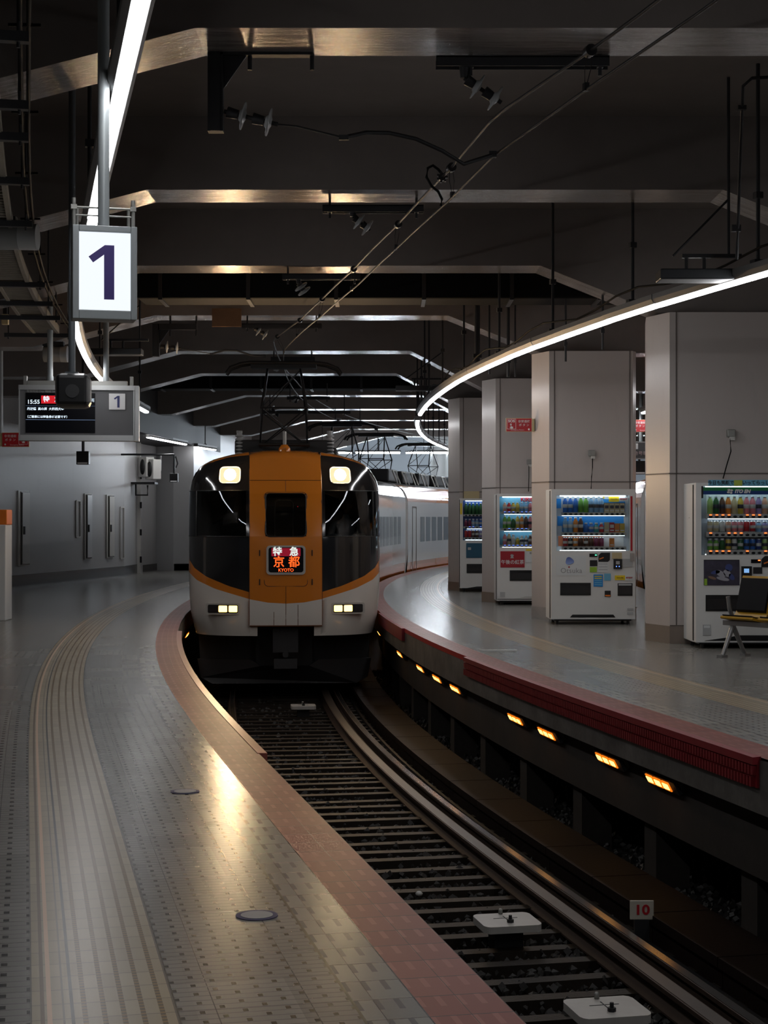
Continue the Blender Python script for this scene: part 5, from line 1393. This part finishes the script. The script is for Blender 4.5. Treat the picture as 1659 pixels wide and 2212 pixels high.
M['b_yellow'] = mat('yellow_board', (.85, .62, .02, 1), .4); M['b_green'] = mat('green_band', (.02, .32, .09, 1), .35); M['b_navy'] = mat('navy_band', (.012, .07, .30, 1), .35)
M['b_sky'] = mat('sky_board', (.16, .46, .66, 1), .4); M['b_grey'] = mat('light_grey_sticker', (.45, .46, .46, 1), .4); M['b_red'] = mat('tea_red_panel', (.36, .015, .025, 1), .4)
M['b_darkblue'] = mat('dark_blue_poster', (.02, .10, .17, 1), .35); M['b_lime'] = mat('lime_sticker', (.30, .52, .04, 1), .4); M['ink'] = mat('black_ink', (.01, .01, .012, 1), .5)
M['ink_red'] = mat('red_ink', (.42, .01, .02, 1), .5); M['ink_grey'] = mat('grey_ink', (.30, .31, .32, 1), .5)
D = lambda *a: a
# --- second nearest: round blue logo
rows = [dict(bar=(1107, 1113), x0=1222, n=12, pitch=11.2, top=1071, board=[(1204, 1077, 1214, 1098, 'b_blue'), (1305, 1078, 1353, 1106, 'b_blue'), (1306, 1086, 1351, 1107, 'b_white'), (1305, 1070, 1308, 1077, 'b_yellow')],
             drinks=[('blue', 'bottle', 1), ('blue', 'bottle', 1), ('blue', 'bottle', 0), ('green', 'bottle', 0), ('green', 'bottle', 0), ('sky', 'bottle', 2), ('sky', 'bottle', 2), ('sky', 'bottle', 2), ('cream', 'box', 2, .55), ('cream', 'box', 2, .55), ('cream', 'box', 2, .55), ('cream', 'box', 2, .55)]),
        dict(bar=(1150, 1157), x0=1222, n=12, pitch=11.2, top=1115, board=[(1206, 1115, 1216, 1136, 'b_blue'), (1216, 1114, 1350, 1149, 'b_blue')],
             drinks=[('sky', 'bottle', 1), ('sky', 'bottle', 1), ('orange', 'bottle', 1), ('brown', 'bottle', 1), ('blue', 'small', 0, .6), ('blue', 'small', 1, .6), ('teal', 'small', 1, .6), ('red', 'small', 1, .6), ('cream', 'box', 0, .62), ('red', 'box', 1, .62), ('orange', 'box', 0, .55), ('yellow', 'box', 0, .55)]),
        dict(bar=(1181, 1188), x0=1222, n=12, pitch=11.2, top=1158, board=[(1208, 1158, 1216, 1180, 'b_orange'), (1216, 1158, 1305, 1180, 'b_orange'), (1305, 1158, 1350, 1181, 'b_white')],
             drinks=[('red', 'can', 1, .9), ('black', 'can', 1, .9), ('orange', 'can', 1, .9), ('brown', 'can', 0, .9), ('brown', 'can', 1, .9), ('brown', 'can', 0, .9), ('purple', 'can', 0, .9), ('purple', 'can', 0, .9), None, ('orange', 'box', 0, .8)])]
r, q, box, slot, txt = machine(1190, 1373, 1349, 161.5, .70, 'white drinks vending machine with a pale round blue logo, before the second nearest pillar', 'blue-logo machine', (1202, 1070, 1360, 1190), rows)
box('red_side_strip', 1362, 1072, 1366, 1190, 'ink_red')
o = box('header_card', 1316, 1072, 1338, 1084, 'b_yellow', .05, .006); box('header_card', 1338, 1073, 1358, 1083, 'b_white', .05, .006)
txt('Calorie Mate', 1327, 1078, .018, 'ink', .044, shear=.3); txt('SOYJOY', 1348, 1078, .026, 'ink_red', .044, bold=.0015)
u, v = q(1233.5, 1221.5); o = MB().prism(rr(-.198, .198, -.133, .133, .012), -.006, .0).build('logo_panel', M['b_white'], r); o.location = (u, 0, v)
N = NT('blue_gradient_mark'); c = N.coord('Generated'); sp = N.n('ShaderNodeSeparateXYZ'); N.link(c, sp.inputs[0])
N.set('Base Color', N.mix(sp.outputs[2], (.30, .42, .75, 1), (.08, .12, .42, 1))); M['bluemark'] = N.mat
u, v = q(1230, 1212); o = MB().prism([(.0 + .055 * math.cos(a) * (1 + .12 * math.cos(3 * a + .6)), .05 * math.sin(a) * (1 + .1 * math.cos(3 * a + .6))) for a in [k * math.pi / 14 for k in range(28)]], -.010, -.006).build('round_mark', M['bluemark'], r); o.location = (u, 0, v)
u, v = q(1229, 1225); b_ = MB(); b_.lathe([(0, 0), (.011, 0), (.011, .002)], 16, M=Matrix.Translation((u, -.008, v)) @ Matrix.Rotation(math.pi / 2, 4, 'X')); b_.build('red_dot', M['ink_red'], r)
txt('Otsuka', 1234, 1233, .095, 'ink_grey', -.0075, space=1.05)
box('price_display', 1273, 1196, 1290, 1203, 'screen'); box('green_light', 1285, 1198, 1289, 1200, glow('green_led', (.1, 1, .4), 2), -.011, .002)
u, v = q(1305, 1204); o = MB().prism([(-.08, -.06), (.05, -.06), (.075, -.035), (.078, .062), (-.04, .062), (-.075, .03)], -.012, .0).build('coin_slot', M['black'], r); o.location = (u, 0, v)
u, v = q(1299, 1206); o = MB().box((0, 0, 0), (.06, .006, .014)).build('return_lever', M['orange'], r); o.location = (u, -.015, v); o.rotation_euler = (0, -.35, 0)
box('note_sticker', 1322, 1194, 1343, 1207, 'cream')
box('card_reader', 1325, 1208, 1343, 1229, 'black', -.012, .03); box('reader_screen', 1330, 1212, 1338, 1219, 'b_grey', -.028, .003)
for x in (1331, 1337): box('reader_light', x - 1, 1222.5, x + 1, 1224.5, 'led_blue', -.028, .003)
box('sticker', 1274, 1210, 1290, 1223, 'ink'); box('sticker', 1274, 1225, 1289, 1236, 'b_lime')
box('sticker', 1291, 1209, 1315, 1236, 'b_white')
for k_ in range(4): box('sticker_line', 1293, 1212 + k_ * 6, 1312, 1213 + k_ * 6, 'ink_grey', -.0098, .002)
box('sticker', 1282, 1241, 1302, 1267, 'b_blue'); box('sticker', 1305, 1239, 1319, 1254, 'b_sky')
for k_ in range(5): box('sticker_line', 1284, 1244 + k_ * 4.5, 1300, 1246 + k_ * 4.5, 'b_yellow' if k_ < 2 else 'b_sky', -.0098, .002)
box('keypad_plate', 1345, 1207, 1366, 1225, 'b_grey'); box('lock_plate', 1361, 1195, 1370, 1212, 'chrome', -.008, .02)
box('sticker', 1328, 1243, 1350, 1253, 'b_yellow'); box('sticker', 1350, 1242, 1368, 1254, 'b_white'); txt('Calorie Mate', 1339, 1248, .018, 'ink', -.011, shear=.3); txt('SOYJOY', 1359, 1248, .024, 'ink_red', -.011, bold=.0015)
slot('delivery_slot', 1210, 1259, 1276, 1286); slot('delivery_slot', 1334, 1260, 1366, 1287); box('slot_label', 1336, 1261, 1364, 1265, 'b_grey', -.012, .004)
box('small_badge', 1306, 1276, 1319, 1289, 'ink'); box('badge_base', 1307, 1285, 1318, 1288, 'orange', -.011, .004)
box('data_plate', 1355, 1314, 1368, 1319, 'b_grey'); box('data_plate', 1355, 1322, 1368, 1327, 'b_grey')
u, v = q(1281, 1330.5); o = MB().prism([(-.31, -.02), (.30, -.02), (.27, .018), (-.275, .018)], -.004, .004).build('kick_grille', M['black'], r); o.location = (u, 0, v)
box('base_seam', 1191, 1337, 1372, 1338, 'ink_grey')
# --- nearest: green and blue header
def mk(a): return a
rows = [dict(bar=(1112, 1122), x0=1536, n=15, pitch=13.2, top=1070, led=(0, 1, 2, 3, 6, 7, 8, 11), board=[(1530, 1070, 1600, 1111, 'b_white')],
             drinks=[('lime', 'bottle', 0), ('dgreen', 'bottle', 2), ('brown', 'bottle', 2), ('orange', 'bottle', 1), ('cream', 'bottle', 0), ('yellow', 'bottle', 2), ('pink', 'bottle', 1), ('pink', 'bottle', 1), ('violet', 'bottle', 2), ('peach', 'bottle', 1), ('green', 'bottle', 1), ('sky', 'bottle', 1), ('white', 'bottle', 2), ('blue', 'bottle', 1)]),
        dict(bar=(1151, 1162), x0=1536, n=15, pitch=13.2, top=1124, led=(0, 3, 4, 5, 9), board=[],
             drinks=[('cream', 'can', 1, .9), ('cream', 'can', 1, .9), ('white', 'can', 1, .9), ('peach', 'can', 1, .9), ('pink', 'can', 1, .9), ('pink', 'can', 1, .9), ('red', 'can', 0, .9), ('red', 'can', 1, .9), ('sky', 'small', 1, .9), ('violet', 'small', 1, .9), ('blue', 'can', 1, .9), ('blue', 'can', 1, .9), ('green', 'can', 1, .9), ('brown', 'can', 1, .9)]),
        dict(bar=(1190, 1201), x0=1536, n=15, pitch=13.2, top=1162, led=(0, 1, 2, 3, 6, 9), board=[],
             drinks=[('green', 'small', 1, .9), ('green', 'small', 1, .9), ('dgreen', 'small', 0, .9), ('yellow', 'can', 2, .9), ('white', 'can', 2, .9), ('dgreen', 'can', 1, .9), ('blue', 'can', 2, .9), ('blue', 'can', 2, .9), ('navy', 'can', 1, .9), ('lime', 'can', 2, .9), ('brown', 'can', 1, .9), ('black', 'can', 1, .9), ('brown', 'can', 0, .9), ('red', 'can', 0, .9)])]
r, q, box, slot, txt = machine(1502, 1742, 1403, 198, .72, 'large white drinks vending machine with green and blue header beside the bench', 'green-header machine', (1515, 1052, 1732, 1201), rows, back=(.42, .45, .50, 1))
box('header_banner', 1530, 1038.5, 1735, 1051, 'b_sky'); box('banner_gap', 1585, 1039, 1603, 1051, mat('lime_drawing', (.45, .55, .08, 1), .5), -.011, .003)
txt('今日も笑顔で', 1557, 1045, .048, 'ink', -.013, bold=.0008); txt('いってらっしゃい', 1642, 1045, .050, 'ink', -.013, bold=.0008)
box('green_band', 1516, 1054, 1731, 1062, 'b_green', .012, .006); box('blue_band', 1516, 1062, 1731, 1070, 'b_navy', .012, .006)
box('black_corner', 1515, 1052, 1519, 1078, 'black', .0, .01)
txt('ITO EN', 1604, 1063.5, .052, 'signwhite', .006, bold=.003, shear=.25)
b_ = MB(); u, v = q(1577, 1063)
for k_ in range(4):
    a = math.pi / 4 + k_ * math.pi / 2 - .2; b_.lathe([(0, .0), (.0145, 0), (.0145, .002)], 14, M=Matrix.Translation((u + .021 * math.cos(a), .005, v + .018 * math.sin(a))) @ Matrix.Rotation(math.pi / 2, 4, 'X') @ Matrix.Diagonal((1.15, .9, 1, 1)))
b_.build('four_leaf_mark', M['signwhite'], r)
po = box('poster', 1520, 1212, 1597, 1266, mat('dusk_poster', (.05, .045, .07, 1), .3, var=.9, vscale=9))
def blob(parent, x, y, rx, ry, m, a=0, yy=-.0105):
    u, v = q(x, y); b_ = MB(); b_.prism([(rx / 198 * math.cos(t_ * math.pi / 9), ry / 198 * math.sin(t_ * math.pi / 9)) for t_ in range(18)], -.001, .001); o = b_.build('poster_shape', m, parent); o.location = (u, yy, v); o.rotation_euler = (0, a, 0); return o
pw = mat('poster_white', (.35, .35, .40, 1), .4); pb = mat('poster_blue', (.05, .07, .22, 1), .4); ps = mat('poster_skin', (.22, .13, .09, 1), .5)
for args in ((1556, 1241, 12, 6, pw, .5), (1545, 1238, 10, 4, pb, -.2), (1574, 1228, 8, 8, pb, 0), (1570, 1240, 9, 7, pw, .8), (1561, 1252, 14, 4, pw, .2), (1538, 1250, 9, 3, ps, .3), (1580, 1248, 8, 5, pb, .9)):
    blob(r, *args)
box('poster_frame', 1520, 1211, 1597, 1212.5, 'ink'); box('sticker', 1521, 1252, 1527, 1266, 'b_lime', -.011, .002)
slot('delivery_slot', 1524, 1287, 1596, 1322)
box('price_display', 1622, 1210, 1643, 1218, 'screen'); box('orange_light', 1637, 1211, 1642, 1213.5, 'led_orange', -.011, .002)
u, v = q(1660, 1215); o = MB().prism([(-.08, -.06), (.05, -.06), (.075, -.035), (.078, .062), (-.04, .062), (-.075, .03)], -.012, .0).build('coin_slot', M['black'], r); o.location = (u, 0, v)
u, v = q(1655, 1217); o = MB().box((0, 0, 0), (.06, .006, .014)).build('return_lever', M['orange'], r); o.location = (u, -.015, v); o.rotation_euler = (0, -.35, 0)
box('card_reader', 1601, 1225, 1623, 1252, 'black', -.012, .03); box('reader_screen', 1606, 1230, 1617, 1239, glow('blue_screen', (.25, .5, .9), .8), -.028, .003); box('sticker', 1627, 1227, 1646, 1241, 'ink')
box('data_plate', 1518, 1351, 1535, 1374, 'b_grey'); box('data_plate', 1520, 1353, 1533, 1358, 'b_white', -.0095, .003)
u, v = q(1600, 1381); o = MB().prism([(-.40, -.025), (.60, -.025), (.60, .035), (-.02, .035), (-.12, .015)], -.004, .004).build('kick_grille', M['black'], r); o.location = (u, 0, v)
box('base_seam', 1503, 1389, 1740, 1390, 'ink_grey')
box('door_lock', 1488, 1120, 1489, 1121, 'ink')
# --- third: red tea panel
rows = [dict(bar=(1105, 1110), x0=1091, n=12, pitch=9.2, top=1073, led=(0, 1, 2, 4, 5, 6), ledm='led_blue', board=[(1080, 1073, 1180, 1105, 'b_sky')],
             drinks=[('peach', 'bottle', 1, .62), ('red', 'bottle', 1, .62), ('yellow', 'bottle', 1, .62), ('yellow', 'bottle', 0, .62), ('sky', 'bottle', 1, .62), ('sky', 'bottle', 1, .62), ('pink', 'bottle', 0, .62), ('pink', 'bottle', 1, .62), ('white', 'bottle', 1, .62), ('white', 'bottle', 1, .62), ('red', 'bottle', 1, .62)]),
        dict(bar=(1141, 1146), x0=1091, n=12, pitch=9.2, top=1112, led=(1, 3, 4, 5), ledm='led_blue', board=[(1080, 1111, 1180, 1141, 'b_sky')],
             drinks=[('green', 'bottle', 1), ('green', 'bottle', 1), ('dgreen', 'bottle', 0, .75), ('yellow', 'bottle', 1), ('orange', 'bottle', 1), ('brown', 'bottle', 2), ('pink', 'bottle', 2), ('peach', 'bottle', 1), ('brown', 'bottle', 1), ('white', 'bottle', 1), ('green', 'bottle', 1)]),
        dict(bar=(1177, 1182), x0=1091, n=12, pitch=9.2, top=1149, led=(0, 1, 2, 3, 4, 5, 6), ledm='led_blue', board=[(1080, 1148, 1180, 1177, 'b_sky')],
             drinks=[('pink', 'bottle', 1, .85), ('cream', 'bottle', 2, .9), ('white', 'small', 1, .8), ('yellow', 'small', 0, .6), ('white', 'small', 2, .7), ('white', 'small', 2, .7), ('brown', 'small', 1, .8), ('black', 'can', 1, .8), ('brown', 'can', 1, .8), ('yellow', 'can', 1, .8), ('black', 'can', 1, .8)])]
r, q, box, slot, txt = machine(1073, 1224, 1307, 132, .66, 'white drinks vending machine with a red tea panel, before the third nearest pillar', 'red-panel machine', (1079, 1073, 1206, 1183), rows, htop=1.82, back=(.55, .75, .85, 1))
txt('KIRIN', 1141, 1079.5, .095, 'ink_red', .05, bold=.004)
box('red_panel', 1081, 1191, 1133, 1226, 'b_red'); txt('午後の紅茶', 1107, 1215, .076, 'signwhite', -.0105, bold=.0006)
u, v = q(1106, 1202); b_ = MB(); b_.prism([(-.03, -.03), (.03, -.03), (.018, -.005), (.03, .02), (.01, .032), (-.012, .034), (-.03, .018), (-.016, -.004)], -.002, 0); o = b_.build('portrait_mark', M['b_grey'], r); o.location = (u, -.01, v)
slot('delivery_slot', 1101, 1232, 1170, 1255); box('coin_panel', 1136, 1192, 1172, 1215, 'b_white'); box('coin_knob', 1144, 1193, 1148, 1197, 'ink_grey', -.012, .006); box('header_card', 1136, 1186, 1172, 1190, 'b_yellow')
box('data_plate', 1080, 1279, 1091, 1290, 'b_grey')
u, v = q(1150, 1292); o = MB().prism([(-.34, -.02), (.40, -.02), (.40, .03), (-.12, .025), (-.2, .005)], -.004, .004).build('kick_grille', M['white_dim'], r); o.location = (u, 0, v); box('base_seam', 1074, 1294, 1222, 1295, 'ink')
# --- farthest
rows = [dict(bar=(1110, 1114), x0=1007, n=12, pitch=7.9, top=1083, board=[(1001, 1080, 1090, 1110, 'b_navy')], drinks=[('dgreen', 'bottle', 0)] * 5 + [('navy', 'bottle', 1)] * 6),
        dict(bar=(1136, 1140), x0=1007, n=12, pitch=7.9, top=1114, led=(1, 2, 4), ledm='led_blue', board=[(1001, 1114, 1090, 1136, 'b_navy')], drinks=[('purple', 'small', 0), ('purple', 'small', 0), ('sky', 'small', 1), ('sky', 'small', 1), ('blue', 'small', 1), ('navy', 'small', 1)]),
        dict(bar=(1160, 1164), x0=1007, n=12, pitch=7.9, top=1142, board=[(1001, 1141, 1090, 1160, 'b_navy')], drinks=[('red', 'can', 0, .9), ('red', 'can', 0, .9), ('brown', 'can', 1, .9), ('brown', 'can', 1, .9), ('violet', 'can', 1, .9), ('blue', 'can', 1, .9)])]
r, q, box, slot, txt = machine(993, 1122, 1277, 112, .62, 'dim white drinks vending machine with a dark blue poster, farthest one', 'farthest machine', (1000, 1080, 1110, 1166), rows, htop=1.80, back=(.05, .12, .30, 1))
box('blue_poster', 1007, 1172, 1060, 1204, 'b_darkblue'); slot('delivery_slot', 1008, 1217, 1060, 1237)
box('side_tag', 994, 1086, 998, 1110, 'b_yellow', -.008, .01)
blob_ = MB(); u, v = q(1014, 1184); o = MB().box((0, 0, 0), (.06, .003, .05)).build('poster_shape', M['b_grey'], r); o.location = (u, -.011, v)
u, v = q(1030, 1268); o = MB().prism([(-.25, -.02), (.55, -.02), (.55, .03), (.0, .02)], -.004, .004).build('kick_grille', M['black'], r); o.location = (u, 0, v)
# boxes stacked on top of the farthest machine
p = WP(1008, 1070, 110); tag(MB().box((0, 0, 0), (.30, .2, .14)).build('parcel_box', M['cream']), 'small orange and cream box on top of the farthest vending machine', 'box').location = (WP(1020, 1070, 112).x, FPX / 112 + .3, 1.80 + .07)
# --- wall sockets with cables
for px, py, s, cab, l in ((1578, 936, 190.5, [(1575, 948), (1577, 975), (1568, 1005), (1560, 1034)], 'above the nearest machine'), (1278, 979, 154.5, [(1279, 990), (1279, 1010), (1277, 1030), (1276, 1056)], 'above the machine with the round blue logo'), (1144, 998, 129, [(1142, 1006), (1142, 1030), (1141, 1062)], 'above the machine with the red tea panel')):
    p = WP(px, py, s); r = empty('power_socket', (p.x, p.y, p.z), 0, 'grey wall socket box with a black cable ' + l, 'socket')
    MB().box((0, -.03, 0), (.095, .07, .085)).build('socket_box', M['galv'], r, bevel=.01)
    MB().box((.01, -.03, -.06), (.06, .05, .04)).build('plug', M['white_dim'], r)
    b_ = MB(); b_.tube([WP(a, c_, s) - p + Vector((0, -.05, 0)) for a, c_ in cab], .007, 6); b_.build('cable', M['rubber'], r)
# ================================================================== BENCH
M['seat_yellow'] = mat('mustard_seat_shell', (.42, .23, .012, 1), .4); M['seat_pad'] = mat('black_seat_pad', (.003, .0035, .005, 1), .6, spec=.2)
M['leg'] = mat('worn_aluminium', (.30, .30, .30, 1), .35, .7)
br = empty('bench', WP(1582, 1416, 209.0), 0, 'row of mustard and black seats on grey legs at the right edge', 'bench'); br.location.z = 0
ang = math.radians(-54); br.rotation_euler = (0, 0, ang)
for i in range(3):
    x = .22 + i * .50
    b_ = MB()
    prof = [(-.19, .405), (-.18, .425), (-.10, .40), (0.0, .40), (.05, .46), (.14, .80), (.155, .83), (.18, .82), (.085, .44), (.03, .36), (-.10, .38), (-.18, .395)]
    b_.prism([(y_, z_) for y_, z_ in prof], -.215, .215, plane='yz'); o = b_.build('seat_shell', M['seat_yellow'], br, bevel=.012); o.location = (x, 0, 0)
    b_ = MB(); b_.prism([(.018, .48), (.045, .455), (.128, .80), (.105, .81)], -.19, .19, plane='yz'); b_.prism([(-.185, .428), (-.12, .408), (-.02, .412), (-.12, .425), (-.185, .44)], -.19, .19, plane='yz'); o = b_.build('seat_pad', M['seat_pad'], br, bevel=.006); o.location = (x, 0, 0)
b_ = MB(); b_.box((.72, -.05, .345), (1.55, .07, .05)); b_.build('beam_bar', M['leg'], br)
for x in (.05, 1.04):
    b_ = MB(); b_.tube([(x, -.05, .32), (x, -.20, .02)], [.028, .02], 8); b_.tube([(x, -.05, .32), (x, .13, .02)], [.028, .02], 8); b_.box((x, -.21, .012), (.07, .09, .024)); b_.box((x, .14, .012), (.07, .09, .024)); b_.build('leg', M['leg'], br)
    b_ = MB(); b_.tube([(x, -.02, .33), (x, -.10, .5), (x, -.12, .62)], .022, 8); b_.build('armrest', M['leg'], br)
